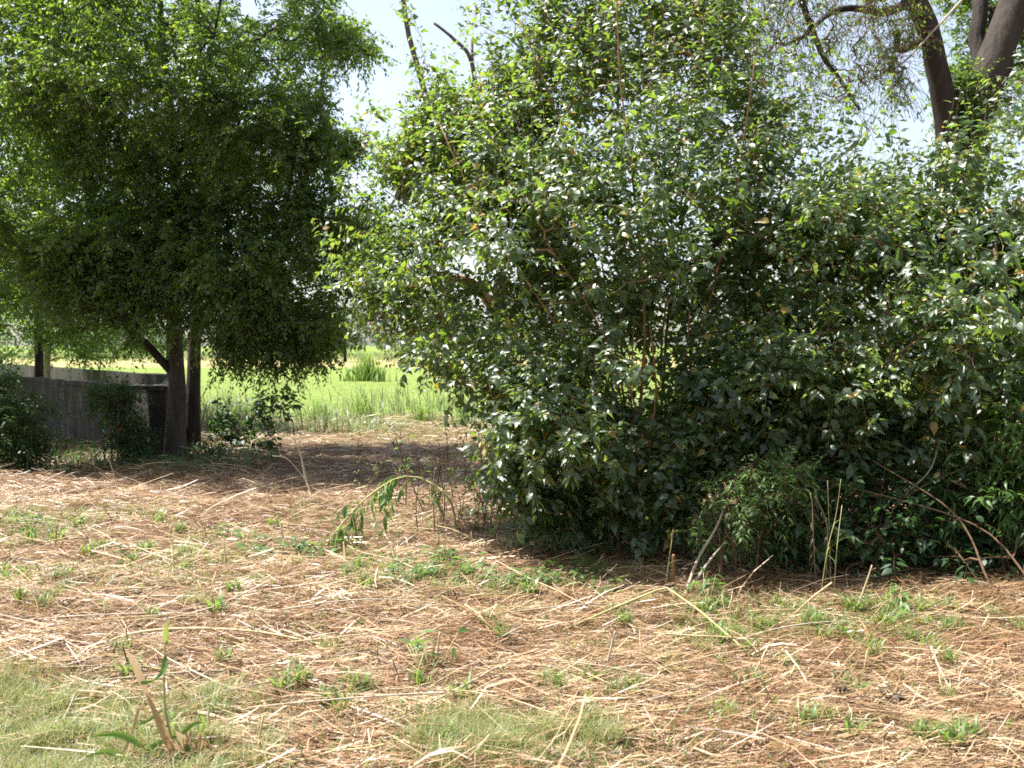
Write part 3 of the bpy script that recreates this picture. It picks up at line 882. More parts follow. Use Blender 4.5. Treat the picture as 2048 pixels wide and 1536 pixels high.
# ------------------------------------------------------------------ big forked tree behind, dead tree behind
fb = np.array([6.0, 13.2, 0])
fj = at(1912, 470, 13.2)
ft = thing('forked_tree', fb, 'big dark rough-barked tree forking into two thick limbs behind the right bush', 'tree')
skel = [tube_part('trunk', [fb - [0, 0, .1], fb * .5 + fj * .5 + [.05, 0, 0], fj], .36, .31, M['barkdark'], ft, sides=14, flare=.3)]
skel.append(tube_part('limb', np.vstack([fj, path_px([(1898, 330, 13.1), (1890, 220, 13.0), (1872, 110, 12.9), (1845, 30, 12.8), (1800, -40, 12.7), (1740, -160, 12.6)])]), .165, .11, M['barkdark'], ft, sides=12))
skel.append(tube_part('limb', np.vstack([fj, path_px([(1932, 330, 13.3), (1958, 210, 13.4), (1996, 100, 13.5), (2030, 0, 13.6), (2080, -160, 13.8)])]), .25, .20, M['barkdark'], ft, sides=12))
skel.append(tube_part('limb', path_px([(1972, 170, 13.6), (1955, 80, 13.8), (1962, 0, 13.9), (1975, -120, 14)]), .12, .08, M['barkdark'], ft))
skel.append(tube_part('limb', path_px([(1862, 70, 12.9), (1800, 100, 12.7), (1795, 60, 12.5)]), .07, .03, M['barkdark'], ft, sides=8))
skel.append(tube_part('limb', path_px([(1835, 0, 12.8), (1765, 25, 12.5), (1700, 15, 12.3), (1655, 30, 12.2), (1610, 70, 12.1), (1570, 90, 12.0)]), .07, .015, M['barkdark'], ft, sides=8))
skel.append(tube_part('limb', path_px([(1960, -40, 13.0), (1850, 80, 12.5), (1800, 130, 12.3), (1740, 160, 12.1)]), .018, .007, M['dead'], ft, sides=6))
skel.append(tube_part('limb', path_px([(1590, -40, 12.0), (1640, 100, 12.0), (1680, 160, 12.0), (1720, 220, 12.0)]), .045, .02, M['bark'], ft, sides=7))
# bare twig tangle hanging from the left limbs
tg = fill([(1480, -60), (1800, -60), (1830, 60), (1800, 200), (1740, 300), (1640, 260), (1580, 170), (1500, 120)], 12.2, .8, 330, 1.8, -.2, 51)
P, cnt = grow([skel[5], skel[6], skel[7], skel[4]], tg, hang=.5, up=0, wob=.1)
R = .0035 * np.sqrt(cnt)[:, None] * np.linspace(1.1, .6, P.shape[1])[None]
S1 = subtwigs(P, 4, (.15, .5), spread=1.2, up=-.3, droop=.3)
V, F = merge([tubes(P, R, 5), tubes(S1, np.full(S1.shape[:2], .0026), 3)])
part('bare_twigs', V, F, M['brown'], ft, 'stuff')
pos, D, Nn, s = leaves_on(S1[rng.random(len(S1)) < .45], 7, droop=.6, njit=.7, size=(.04, .08), petiole=.004)
V, F = scatter(T_LANCE, pos, D, Nn, s)
lf = [(V, F)]
tg = np.vstack([fill([(1900, -200), (2300, -200), (2300, 300), (2080, 300), (2060, 160), (1990, 250), (1900, 120), (1880, -50)], 15.2, .9, 420, 1.8, -.05, 52), fill([(2075, -200), (2300, -200), (2300, 300), (2080, 300)], 13.6, 1, 120, 1.8, -.05, 54),
                fill([(1880, 130), (1960, 150), (1940, 270), (1905, 280)], 13.2, .5, 60, 0, 0, 53)])
P, cnt = grow(skel[1:4], tg, hang=.2)
R = .0035 * np.sqrt(cnt)[:, None] * np.linspace(1.1, .6, P.shape[1])[None]
S2 = subtwigs(P, 4, (.2, .5), droop=.3)
V, F = merge([tubes(P, R, 5), tubes(S2, np.full(S2.shape[:2], .0026), 3)])
part('branches', V, F, M['barkdark'], ft, 'stuff')
lf.append(scatter(T_SMALL, *leaves_on(S2, 14, droop=.4, njit=.55, size=(.05, .085), petiole=.004)))
V, F = merge(lf)
part('crown', V, F, M['tree'], ft, 'stuff')

db = np.array([-.15, 10.6, 0])
dt = thing('dead_tree', db, 'bare dead tree whose broken grey limbs poke out above the left of the big bush', 'dead tree')
dj = at(1000, 560, 10.6)
tube_part('trunk', [db - [0, 0, .1], db * .5 + dj * .5, dj], .09, .07, M['snag'], dt, flare=.2)
tube_part('limb', np.vstack([dj, path_px([(940, 420, 10.6), (880, 280, 10.6), (832, 120, 10.6), (818, 70, 10.6), (806, 0, 10.6), (800, -90, 10.6)])]), .045, .022, M['snag'], dt, rough=.1)
tube_part('limb', path_px([(975, 500, 10.6), (970, 300, 10.5), (948, 160, 10.5), (944, 78, 10.5)]), .03, .014, M['snag'], dt, rough=.1)
tube_part('limb', path_px([(955, 190, 10.5), (940, 115, 10.4), (910, 80, 10.4), (868, 46, 10.4)]), .028, .013, M['snag'], dt)
tube_part('limb', path_px([(930, 330, 10.6), (895, 305, 10.3), (850, 300, 10.2), (835, 270, 10.1)]), .035, .012, M['snag'], dt)
tube_part('limb', path_px([(1010, 640, 10.6), (930, 560, 10.2), (830, 580, 9.9), (790, 625, 9.7), (738, 652, 9.6)]), .06, .028, M['snagred'], dt, rough=.1)

# ------------------------------------------------------------------ blades: grass, straw
def blades(base, H, lean, W, az, segs=3, curve=1.0, flat=None):
    """grass blades: base (N,3), height, sideways reach at the tip, width"""
    n = len(base)
    t = np.linspace(0, 1, segs + 1)
    dirv = np.stack([np.cos(az), np.sin(az), np.zeros(n)], 1)
    side = np.stack([-np.sin(az), np.cos(az), np.zeros(n)], 1)
    tw = rng.uniform(-.6, .6, n)[:, None]
    side = nrm(side + dirv * tw)
    up = t - 0.35 * curve * t ** 2.5
    V = base[:, None] + H[:, None, None] * up[None, :, None] * np.array([0, 0, 1.0]) + lean[:, None, None] * (t ** 1.8)[None, :, None] * dirv[:, None]
    w = W[:, None] * (1 - .9 * t[None] ** 1.5) * .5
    Lf = V - w[..., None] * side[:, None]; Rt = V + w[..., None] * side[:, None]
    VV = np.stack([Lf, Rt], 2).reshape(n, -1, 3)
    i = np.arange(segs)
    q = np.stack([2 * i, 2 * i + 1, 2 * i + 3, 2 * i + 2], 1)
    F = (q[None] + (np.arange(n) * 2 * (segs + 1))[:, None, None]).reshape(-1, 4)
    return VV.reshape(-1, 3), [F]


def region(poly, n):
    poly = np.asarray(poly, float); lo, hi = poly.min(0), poly.max(0)
    out = []
    while len(out) < n:
        x = rng.uniform(lo[0], hi[0], n * 3); y = rng.uniform(lo[1], hi[1], n * 3)
        ins, d = poly_inside(poly, x, y)
        out += list(np.stack([x[ins], y[ins]], 1))
    return np.array(out[:n])


def on_ground(xy):
    return np.column_stack([xy, gz(xy[:, 0], xy[:, 1])])


def gpoly(pts):
    return [gpt(*p)[:2] for p in pts]


GREEN = [gpoly(p_) for p_ in ([(-80, 1340), (200, 1350), (420, 1380), (560, 1440), (560, 1600), (-80, 1600)], [(840, 1470), (1000, 1440), (1250, 1450), (1200, 1560), (820, 1560)],
                              [(1780, 1440), (2020, 1440), (2020, 1510), (1780, 1510)], [(-60, 1030), (140, 1030), (160, 1100), (-60, 1110)])]


def straws(n, y0, y1, L, W, z, pitch=.14, xr=None, bend=.12, segs=3):
    y = np.sqrt(rng.uniform(y0 ** 2, y1 ** 2, n))
    x = rng.uniform(-1, 1, n) * (.53 * y + 1.2) if xr is None else rng.uniform(*xr, n)
    # flattened roughly along one sweep of the mower
    az = np.where(rng.random(n) < .72, rng.normal(0.04, .36, n), rng.uniform(0, 6.28, n)) + math.pi * rng.integers(0, 2, n)
    pt = rng.normal(0, pitch, n)
    d = np.stack([np.cos(az) * np.cos(pt), np.sin(az) * np.cos(pt), np.sin(pt)], 1)
    keep = np.ones(n, bool)
    for poly in GREEN:
        ins, d_ = poly_inside(poly, x, y)
        keep &= ~(ins & (rng.random(n) < np.clip(d_ * 2.0, 0, .5)))
    x, y, az, pt, d = x[keep], y[keep], az[keep], pt[keep], d[keep]; n = len(x)
    length = np.exp(rng.normal(0, .45, n)) * L
    c = np.stack([x, y, gz(x, y) + np.abs(rng.normal(0, z, n)) + .004], 1)
    c[:, 2] += np.abs(d[:, 2]) * length * .5 * .9
    sd = nrm(np.cross(d, np.array([0, 0, 1.0])) + np.array([0, 0, 1.0]) * rng.normal(0, .5, n)[:, None])
    nn = np.cross(sd, d)
    w = W * np.exp(rng.normal(0, .4, n))
    bd = rng.normal(0, bend, n) * length; bd2 = rng.normal(0, bend, n) * length
    V = np.zeros((n, segs + 1, 2, 3))
    for k, t in enumerate(np.linspace(-.5, .5, segs + 1)):
        off = (.25 - t * t)
        p = c + d * (t * length)[:, None] + nn * (bd * off * 2)[:, None] + sd * (bd2 * off * 3)[:, None]
        ww = w * (1 - .5 * abs(t) * 1.4) * .5
        V[:, k, 0] = p - sd * ww[:, None]; V[:, k, 1] = p + sd * ww[:, None]
    q = np.array([[2 * k, 2 * k + 1, 2 * k + 3, 2 * k + 2] for k in range(segs)])
    F = (q[None] + (np.arange(n) * 2 * (segs + 1))[:, None, None]).reshape(-1, 4)
    return V.reshape(-1, 3), [F]


st = [straws(125000, 3.0, 7.0, .068, .0026, .012, segs=2), straws(26000, 3.0, 7.0, .15, .0045, .018, .19, bend=.07), straws(1000, 3.0, 7.0, .34, .0045, .02, .12, bend=.03), straws(75000, 7.0, 12, .095, .0045, .014, segs=2),
      straws(12000, 7, 12, .22, .0065, .02, .19, bend=.07), straws(34000, 12, 22, .17, .009, .018, segs=2), straws(3500, 12, 22, .36, .012, .025, bend=.05),
      straws(5000, 3.0, 7.5, .10, .004, .012, .7, bend=.06), straws(3000, 7.5, 13, .13, .006, .012, .7, bend=.06)]
V, F = merge(st)
tag(link('straw_litter', mesh_data('straw_litter', V, F, M['straw'], False)), 'flattened dry cut grass and straw covering the ground', 'straw', kind='stuff')
# broad dry leaf blades among it
V, F = merge([straws(5200, 3.2, 8, .10, .009, .012, .2, bend=.2), straws(2200, 8, 16, .16, .012, .015, .2, bend=.2)])
tag(link('dry_leaf_litter', mesh_data('dry_leaf_litter', V, F, M['straw'], True)), 'broad dry curled leaf blades strewn in the straw', 'dry leaves', kind='stuff')


# fine yellow-green grass mat in the near left
fg = []
for poly, n in [([(-80, 1340), (200, 1350), (420, 1380), (560, 1440), (560, 1600), (-80, 1600)], 11000), ([(840, 1470), (1000, 1440), (1250, 1450), (1200, 1560), (820, 1560)], 4500),
                ([(1150, 1440), (1420, 1480), (1500, 1580), (1100, 1580)], 900), ([(1100, 1240), (1300, 1230), (1400, 1290), (1150, 1300)], 350)]:
    B = region(gpoly(poly), n); B = on_ground(B + rng.normal(0, .10, B.shape)); m = len(B)
    hh = np.clip(.45 + 1.5 * clump(B, 7, 71), .05, 1.5)
    fg.append(blades(B, .025 + rng.uniform(.04, .15, m) * hh, rng.uniform(.02, .10, m), rng.uniform(.0025, .0042, m), rng.uniform(0, 6.28, m)))
for poly, n in [([(-80, 1360), (430, 1390), (560, 1460), (540, 1600), (-80, 1600)], 70), ([(860, 1470), (1240, 1460), (1200, 1560), (840, 1560)], 18)]:
    for c in region(gpoly(poly), n):
        k = int(rng.integers(40, 90)); B = on_ground(c + rng.normal(0, .035, (k, 2)))
        fg.append(blades(B, rng.uniform(.06, .17, k), rng.uniform(.03, .16, k), rng.uniform(.0025, .005, k), rng.normal(rng.uniform(0, 6.28), 1.4, k)))
V, F = merge(fg)
tag(link('fine_grass', mesh_data('fine_grass', V, F, M['finegrass'])), 'mat of fine yellow-green grass in the near left corner', 'grass', kind='stuff')

# scattered short green blades and creeping weeds
B = []
for poly, n in [([(-60, 1020), (300, 1030), (560, 1120), (400, 1200), (-60, 1160)], 3200), ([(650, 1130), (1050, 1140), (1330, 1190), (1250, 1225), (700, 1190)], 1700), ([(1330, 1200), (1800, 1190), (1820, 1270), (1350, 1270)], 1500),
                ([(-200, 980), (2300, 1100), (2500, 1600), (-300, 1600)], 9000), ([(560, 1010), (1000, 1000), (1100, 1120), (620, 1120)], 700), ([(400, 830), (1020, 830), (1020, 900), (400, 900)], 900)]:
    B.append(region(gpoly(poly), n))
B = np.vstack(B); B = B[clump(np.column_stack([B, 0 * B[:, 0]]), 2.6, 77) > -.15 + rng.normal(0, .2, len(B))]
B = on_ground(B); m = len(B)
V, F = blades(B, rng.uniform(.04, .12, m) * (1 + (B[:, 1] > 12) * .6), rng.uniform(.02, .1, m), rng.uniform(.005, .011, m) * (1 + (B[:, 1] > 12)), rng.uniform(0, 6.28, m))
tag(link('short_grass', mesh_data('short_grass', V, F, M['grass'])), 'thin scatter of short green grass blades through the straw', 'grass', kind='stuff')

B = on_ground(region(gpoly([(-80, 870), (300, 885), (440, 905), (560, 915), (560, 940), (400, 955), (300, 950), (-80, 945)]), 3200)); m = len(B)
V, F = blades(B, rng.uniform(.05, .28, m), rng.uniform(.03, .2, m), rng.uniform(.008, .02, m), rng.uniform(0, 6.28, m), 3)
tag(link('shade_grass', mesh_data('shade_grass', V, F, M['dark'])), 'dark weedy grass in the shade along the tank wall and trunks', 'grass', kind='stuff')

# tall meadow grass beyond the stubble
B = on_ground(np.column_stack([rng.uniform(-14, 5, 6500), 17.2 + rng.gamma(2.6, 1.5, 6500)])); m = len(B)
cl = np.clip(.7 + 1.3 * clump(B * [1, .6, 1], 1.6, 81), .15, 1.6)
B2 = on_ground(np.column_stack([rng.uniform(-22, 10, 4500), rng.uniform(26, 46, 4500)])); m2 = len(B2)
V, F = merge([blades(B, rng.uniform(.25, .95, m) * cl, rng.uniform(.05, .7, m), rng.uniform(.012, .036, m), rng.uniform(0, 6.28, m)),
              blades(B2, rng.uniform(.05, .18, m2), rng.uniform(.03, .12, m2), rng.uniform(.02, .03, m2), rng.uniform(0, 6.28, m2))])
tag(link('tall_grass', mesh_data('tall_grass', V, F, M['tallgrass'])), 'tall pale green grass at the edge of the meadow', 'grass', kind='stuff')
B3 = on_ground(np.column_stack([rng.uniform(-75, 10, 9000), rng.uniform(95, 160, 9000)])); m3 = len(B3)
V, F = blades(B3, rng.uniform(.4, 1.2, m3), rng.uniform(.1, .5, m3), rng.uniform(.05, .1, m3), rng.uniform(0, 6.28, m3), 2)
tag(link('far_rough_grass', mesh_data('far_rough_grass', V, F, M['tallgrass'])), 'rough tall grass along the far side of the meadow', 'grass', kind='stuff')

# ------------------------------------------------------------------ far things
def far_tree(px, Y, poly, n, label, size):
    base = np.array([(px - 1024) / FPX * Y, Y, 0.0])
    top = min(p[1] for p in poly)
    tree('distant_tree', label, base, [(np.vstack([base, path_px([(px, 680, Y), (px, (680 + top) / 2, Y)])]), size * .25, size * .1)], [],
         [fill(poly, Y, size * 8, n, 6 / size / 10, -.25, int(px))], M['far'], M['barkdark'], T_SMALL, 'trees on the far side of the meadow', sub=(4, (size * .5, size * 1.6)), per=8,
         size=(size * .35, size * .8), twig_r=size * .012, lkw=dict(droop=.2, njit=.6))


far_tree(585, 190, [(540, 695), (545, 670), (590, 655), (635, 668), (650, 695)], 110, 'bluish round tree on the horizon left of the gap between tree and bush', 1.0)
far_tree(655, 170, [(630, 697), (635, 678), (660, 682), (690, 697)], 50, 'low distant tree on the horizon in the middle of the gap', .7)
far_tree(690, 95, [(640, 700), (650, 640), (690, 615), (760, 640), (770, 700)], 190, 'feathery green tree at the far meadow edge seen through the gap', .55)
far_tree(860, 85, [(800, 704), (810, 630), (860, 600), (910, 640), (930, 704)], 190, 'dark tree at the far meadow edge partly behind the big bush', .5)
far_tree(1000, 150, [(930, 697), (960, 640), (1020, 620), (1080, 650), (1100, 697)], 120, 'far tree on the horizon mostly hidden by the big bush', .9)
far_tree(480, 140, [(400, 697), (430, 650), (500, 640), (550, 670), (560, 697)], 120, 'distant tree on the horizon seen under the forked tree crown', .9)
far_tree(230, 120, [(60, 700), (120, 650), (250, 630), (350, 660), (400, 700)], 200, 'wide distant tree on the horizon behind the concrete tank', .8)
for k_, (px_, w_, h_) in enumerate([(545, 40, 26), (610, 50, 34), (640, 30, 20), (730, 60, 30), (790, 40, 36), (960, 60, 40), (330, 70, 36)]):
    far_tree(px_, 210 + 12 * k_, [(px_ - w_, 697), (px_ - w_ * .7, 697 - h_ * .7), (px_, 697 - h_), (px_ + w_ * .8, 697 - h_ * .6), (px_ + w_, 697)], 60,
             'low far tree on the horizon, ' + ['left end of the row in the gap', 'tallest of the row in the gap', 'smallest of the row in the gap', 'wide one behind the feathery tree', 'one between feathery and dark tree', 'one behind the middle of the bush', 'one behind the dark trunks'][k_], .9)
# reed clump
rbase = np.array([(735 - 1024) / FPX * 44, 44.0, 0])
n = 260
rr_ = np.abs(rng.normal(0, .6, n)); aa_ = rng.uniform(0, 6.28, n)
B = rbase + np.column_stack([rr_ * np.cos(aa_), rr_ * np.sin(aa_) * .7, np.zeros(n)])
V, F = blades(B, rng.uniform(.5, 1.1, n) * 2.3 * np.exp(-rr_ * .7), rng.uniform(.1, .6, n), rng.uniform(.03, .06, n), rng.uniform(0, 6.28, n), 4)
o = link('reed_clump', mesh_data('reed_clump', V - rbase, F, M['grass']), None, rbase)
tag(o, 'clump of tall bright green reeds standing out in the meadow', 'reeds')
for i, (px, py, h, lab) in enumerate([(725, 842, 1.25, 'tall green grass clump in the middle of the meadow edge with arching stems'), (640, 842, .95, 'grey-green grass clump beside the tallest clump at the meadow edge'),
                                      (845, 846, .95, 'green grass clump close to the left rim of the big bush at the meadow edge'), (480, 838, .8, 'grass clump in the meadow right behind the dark sapling'),
                                      (930, 850, .8, 'grass clump at the meadow edge half behind the lowest bush leaves')]):
    g = gpt(px, py); n = 70
    B = g + np.column_stack([rng.normal(0, .14, n), rng.normal(0, .12, n), np.zeros(n)]); B[:, 2] = gz(B[:, 0], B[:, 1])
    V, F = blades(B, rng.uniform(.4, 1, n) * h, rng.uniform(.1, .6, n) * h, rng.uniform(.012, .022, n), rng.uniform(0, 6.28, n), 5)
    o = link('tall_grass_clump', mesh_data('tall_grass_clump', V - g, F, M['grass']), None, g)
    tag(o, lab, 'grass clump', 'tall grass clumps at the meadow edge')

# ------------------------------------------------------------------ grass tufts (things)
def tuft_mesh(n, h, w, mat, spread=.03, lean=.7):
    B = np.column_stack([rng.normal(0, spread, n), rng.normal(0, spread, n), np.zeros(n)])
    V, F = blades(B, rng.uniform(.45, 1, n) * h, rng.uniform(.2, 1, n) * h * lean, rng.uniform(.6, 1.2, n) * w, rng.uniform(0, 6.28, n), 4)
    return mesh_data('grass_tuft', V, F, mat)


tufts = [tuft_mesh(26, .16, .012, M['grass'], .022), tuft_mesh(36, .13, .010, M['grass'], .028), tuft_mesh(18, .20, .015, M['grass'], .018, .8), tuft_mesh(44, .13, .007, M['finegrass'], .028)]
spots = [(1265, 1385), (1240, 1400), (920, 1405), (945, 1425), (725, 1395), (700, 1380), (560, 1395), (590, 1380), (1115, 1395), (1100, 1370), (1180, 1370), (1650, 1440), (1620, 1455), (1700, 1360),
         (1855, 1290), (1870, 1300), (1430, 1262), (1480, 1262), (1690, 1265), (1405, 1205), (1555, 1205), (1590, 1215), (1710, 1215), (30, 1045), (60, 1065), (90, 1045), (120, 1075), (480, 1080), (260, 1130), (130, 1185),
         (430, 1240), (370, 1232), (720, 1160), (780, 1165), (840, 1170), (870, 1165), (930, 1160), (1000, 1185), (1060, 1190), (1130, 1178), (300, 1100), (200, 1090), (1240, 1245), (980, 1250), (1900, 1330), (1750, 1240), (1800, 1235), (600, 1150), (450, 1330), (660, 1300)]
spots += [(rng.uniform(0, 2048), rng.uniform(1230, 1520)) for _ in range(34)] + [(rng.uniform(0, 760), rng.uniform(1020, 1230)) for _ in range(26)] + [(rng.uniform(1330, 2000), rng.uniform(1195, 1290)) for _ in range(24)]
for i, (px, py) in enumerate(spots):
    g = gpt(px, py)
    o = link('grass_tuft', tufts[i % len(tufts)], None, g)
    o.rotation_euler = (0, 0, rng.uniform(0, 6.28)); o.scale = (1, 1, 1) if py > 1250 else (1.15,) * 3
    tag(o, 'small green grass tuft sprouting through the straw', 'grass tuft', 'green grass tufts in the straw')
for px, py, lab in [(1880, 1478, 'brightest lime green grass tuft in the near right corner'), (1935, 1468, 'lime green grass tuft just right of the brightest one in the near right corner')]:
    g = gpt(px, py)
    o = link('grass_tuft', tuft_mesh(60, .14, .009, M['grass'], .03), None, g)
    tag(o, lab, 'grass tuft', 'green grass tufts in the straw')

# low broad-leaved weeds in a band before the bush
def weed_mesh(n, s):
    az = rng.uniform(0, 6.28, n)
    D = np.column_stack([np.cos(az), np.sin(az), rng.uniform(-.1, .5, n)])
    p = np.column_stack([rng.normal(0, .05, n), rng.normal(0, .05, n), rng.uniform(.02, .10, n)])
    V, F = scatter(T_MULB, p, D, np.array([0, 0, 1.0]) + rng.normal(size=(n, 3)) * .35, rng.uniform(.6, 1.2, n) * s)
    S = np.stack([np.column_stack([np.zeros(n), np.zeros(n), np.full(n, -.01)]), p], 1)
    V2, F2 = tubes(S, np.full((n, 2), .0018), 3)
    return mesh_data('low_weed', *merge([(V, F), (V2, F2)]), M['weed'])


weeds = [weed_mesh(16, .065), weed_mesh(12, .08), weed_mesh(20, .05)]
wpos = [(rng.uniform(690, 1240), rng.uniform(1135, 1185)) for _ in range(34)] + [(rng.uniform(480, 720), rng.uniform(1095, 1140)) for _ in range(9)] + [(60, 1050), (20, 1035), (110, 1062), (450, 1075), (250, 1105)]
for px, py in wpos:
    o = link('low_weed', weeds[int(rng.integers(3))], None, gpt(px, py))
    o.rotation_euler = (0, 0, rng.uniform(0, 6.28)); sc = rng.uniform(.8, 1.25); o.scale = (sc, sc, sc)
    tag(o, 'low broad-leaved green weed creeping on the straw in front of the bushes', 'weed', 'creeping weeds before the bush')
for px, py, lab in [(1412, 1195, 'bright leafy weed at the foot of the leaning dead stems'), (855, 1350, 'dark leafy weed lying at the end of the withered stalk in the near straw'), (1790, 1215, 'small leafy weed at the shadow edge on the right')]:
    g = gpt(px, py)
    n = 22; az = rng.uniform(0, 6.28, n)
    p = np.column_stack([rng.normal(0, .06, n), rng.normal(0, .05, n), rng.uniform(.02, .2, n)])
    V, F = scatter(T_LANCE, p, np.column_stack([np.cos(az), np.sin(az), rng.uniform(-.3, .5, n)]), np.array([0, 0, 1.0]) + rng.normal(size=(n, 3)) * .4, rng.uniform(.06, .12, n))
    S = np.stack([np.column_stack([p[:, 0] * .3, p[:, 1] * .3, np.full(n, -.01)]), p], 1)
    t = thing('leafy_weed', g, lab, 'weed')
    link('foliage', mesh_data('foliage', V, F, M['weed']), t)['kind'] = 'stuff'
    link('stems', mesh_data('stems', *tubes(S, np.full((n, 2), .002), 4), M['stalkgreen']), t)['kind'] = 'stuff'

# ------------------------------------------------------------------ brown sapling stems left of the bush
def sapling_variant(h, nb, nl):
    top = np.array([rng.normal(0, .12), rng.normal(0, .1), h])
    main = smooth_path([np.array([0, 0, -.03]), top * .35 + rng.normal(size=3) * .02, top * .7 + rng.normal(size=3) * .02, top], 8)
    W = [tubes(main, np.linspace(.006, .0025, 8), 5)]
    tips = [main[3:]]
    for _ in range(nb):
        k = int(rng.integers(2, 7)); L = rng.uniform(.12, .3)
        d = nrm(np.array([rng.normal(), rng.normal(), .7]))
        b = np.stack([main[k] + d * L * s for s in np.linspace(0, 1, 5)])
        W.append(tubes(b, np.linspace(.003, .0015, 5), 4)); tips.append(b)
    leaves_ = None
    if nl:
        P = np.stack([resample(t, 5) for t in tips])
        pos, D, Nn, s = leaves_on(P, nl, size=(.03, .065), petiole=.008, njit=.4)
        leaves_ = scatter(T_MULB, pos, D, Nn, s)
    return merge(W), leaves_


sap_protos = []
for h, nb, nl in [(.45, 3, 0), (.6, 4, 2), (.5, 3, 3), (.7, 5, 2), (.35, 2, 0), (.55, 4, 4)]:
    w, l = sapling_variant(h, nb, nl)
    sap_protos.append((mesh_data('stem', *w, M['brown']), mesh_data('foliage', *l, M['weed']) if l else None))
for k in range(64):
    if k < 46: px, py = rng.uniform(790, 1200), rng.uniform(1010, 1115)
    else: px, py = rng.uniform(700, 1010), rng.uniform(945, 1010)
    wm, lm = sap_protos[k % 6]
    t = thing('brown_sapling', gpt(px, py), 'thin brown cut-back sapling stem standing in the straw left of the big bush', 'sapling', 'thin brown saplings beside the bush')
    t.rotation_euler = (0, 0, rng.uniform(0, 6.28)); sc = rng.uniform(.7, 1.2); t.scale = (sc, sc, sc)
    link('stem', wm, t)
    if lm: link('foliage', lm, t)['kind'] = 'stuff'
for (px, py, x1, y1, lab) in [(930, 1085, 960, 1000, 'tallest thin brown sapling arching towards the fallen branch'), (1165, 1100, 1120, 985, 'dark slender sapling stem leaning left out of the bush foot'), (1060, 1075, 1075, 985, 'upright dark sapling stem at the left rim of the bush')]:
    g = gpt(px, py); tp = at(x1, y1, g[1] + .1)
    t = thing('brown_sapling', g, lab, 'sapling')
    main = smooth_path([g - [0, 0, .03], g * .5 + tp * .5 + [.03, 0, 0], tp], 9)
    part('stem', *tubes(main, np.linspace(.010, .004, 9), 6), M['brown'], t)
    Pp = subtwigs(main[None], 7, (.12, .3), droop=.1)
    part('branches', *tubes(Pp, np.full(Pp.shape[:2], .002), 3), M['brown'], t, 'stuff')
    part('foliage', *scatter(T_MULB, *leaves_on(Pp, 5, size=(.03, .07))), M['weed'], t, 'stuff')

# ------------------------------------------------------------------ fallen leafy branch
fbp = [gpt(915, 1070) + [0, 0, .02], at(900, 1000, 8.2), at(850, 960, 8.3), at(800, 955, 8.2), at(740, 990, 7.9), at(690, 1040, 7.7), at(655, 1085, 7.55)]
t = thing('fallen_branch', fbp[0], 'arched fallen green branch with drooping leaves on the straw between tree and bush', 'branch')
main = smooth_path(fbp, 16)
part('stem', *tubes(main, np.linspace(.012, .005, 16), 6), M['stalkgreen'], t)
Pp = subtwigs(main[None, 5:], 22, (.12, .32), up=-.3, droop=.6, spread=.7, start=.0)
part('branches', *tubes(Pp, np.full(Pp.shape[:2], .0025), 3), M['stalkgreen'], t, 'stuff')
L = leaves_on(Pp, 7, droop=1.0, njit=.6, size=(.08, .14), ahead=.6, side=.5)
split = rng.permutation(len(L[0]))
big = split[:40]; rest = split[40:]
part('foliage', *scatter(T_LANCE, *[q_[rest] for q_ in L]), M['lance'], t, 'stuff')
lm = mesh_data('leaf', *(lambda v, a_, b_: (v, [a_, b_]))(*leaf_template([.11, .16, .15, .10, .05], .5, .4)), M['lance'])
X, Yv, Z = frames(L[1], L[2])
for i in big:
    o = link('leaf', lm, t)
    mm = Matrix.Identity(4)
    for r in range(3):
        for k, vec in enumerate((X[i], Yv[i], Z[i])): mm[r][k] = vec[r] * L[3][i]
        mm[r][3] = L[0][i][r] - fbp[0][r]
    o.matrix_local = mm

# ------------------------------------------------------------------ named stalks, stems and sticks
def stalk(name, label, pts, r0, r1, mat, cat='stalk', group=None, sides=6, n=14, bent=False):
    pts = [np.asarray(p, float) for p in pts]
    t = thing(name, pts[0], label, cat, group)
    P = resample(pts, n) if bent else smooth_path(pts, n)
    V, F = tubes(P, np.linspace(r0, r1, n), sides, .06)
    part('stem', V, F, M[mat], t)
    return t, P


def gl(px, py, dz=.012):
    return gpt(px, py) + [0, 0, dz]


t, _ = stalk('bent_stalk', 'long greenish stalk bent into a low peak on the straw before the bush', [gl(1125, 1258), at(1230, 1215, 5.75), at(1325, 1176, 5.85), at(1335, 1176, 5.85), at(1400, 1222, 5.6), gl(1505, 1300)], .008, .005, 'stalkgreen', bent=True, n=24)
t, _ = stalk('dead_stalk', 'bleached forked dead stem standing in the shade of the forked tree', [gpt(626, 1010) - [0, 0, .03], at(612, 960, 10.05), at(600, 905, 10.05), at(583, 868, 10.05)], .016, .006, 'dead', 'dead stem')
part('side_twig', *tubes(smooth_path([at(613, 962, 10.05), at(575, 918, 10.0), at(545, 912, 9.95)], 8), np.linspace(.006, .003, 8), 5), M['dead'], t)
part('side_twig', *tubes(smooth_path([at(592, 888, 10.05), at(610, 868, 10.0), at(606, 845, 9.95)], 8), np.linspace(.005, .002, 8), 5), M['dead'], t)
t, _ = stalk('dead_stalk', 'pale leaning stem with a small forked tip at the edge of the right shade', [gpt(1712, 1208) - [0, 0, .02], at(1733, 1165, 6.1), at(1744, 1130, 6.1)], .009, .004, 'stalk', 'dead stem')
part('side_twig', *tubes(smooth_path([at(1741, 1140, 6.1), at(1752, 1136, 6.1)], 5), np.linspace(.004, .002, 5), 5), M['stalk'], t)
stalk('dead_stalk', 'longer of two grey stems leaning right below the small shrub', [gpt(1368, 1190), at(1395, 1120, 6.6), at(1430, 1060, 6.7), at(1455, 1000, 6.8)], .013, .006, 'dead', 'dead stem')
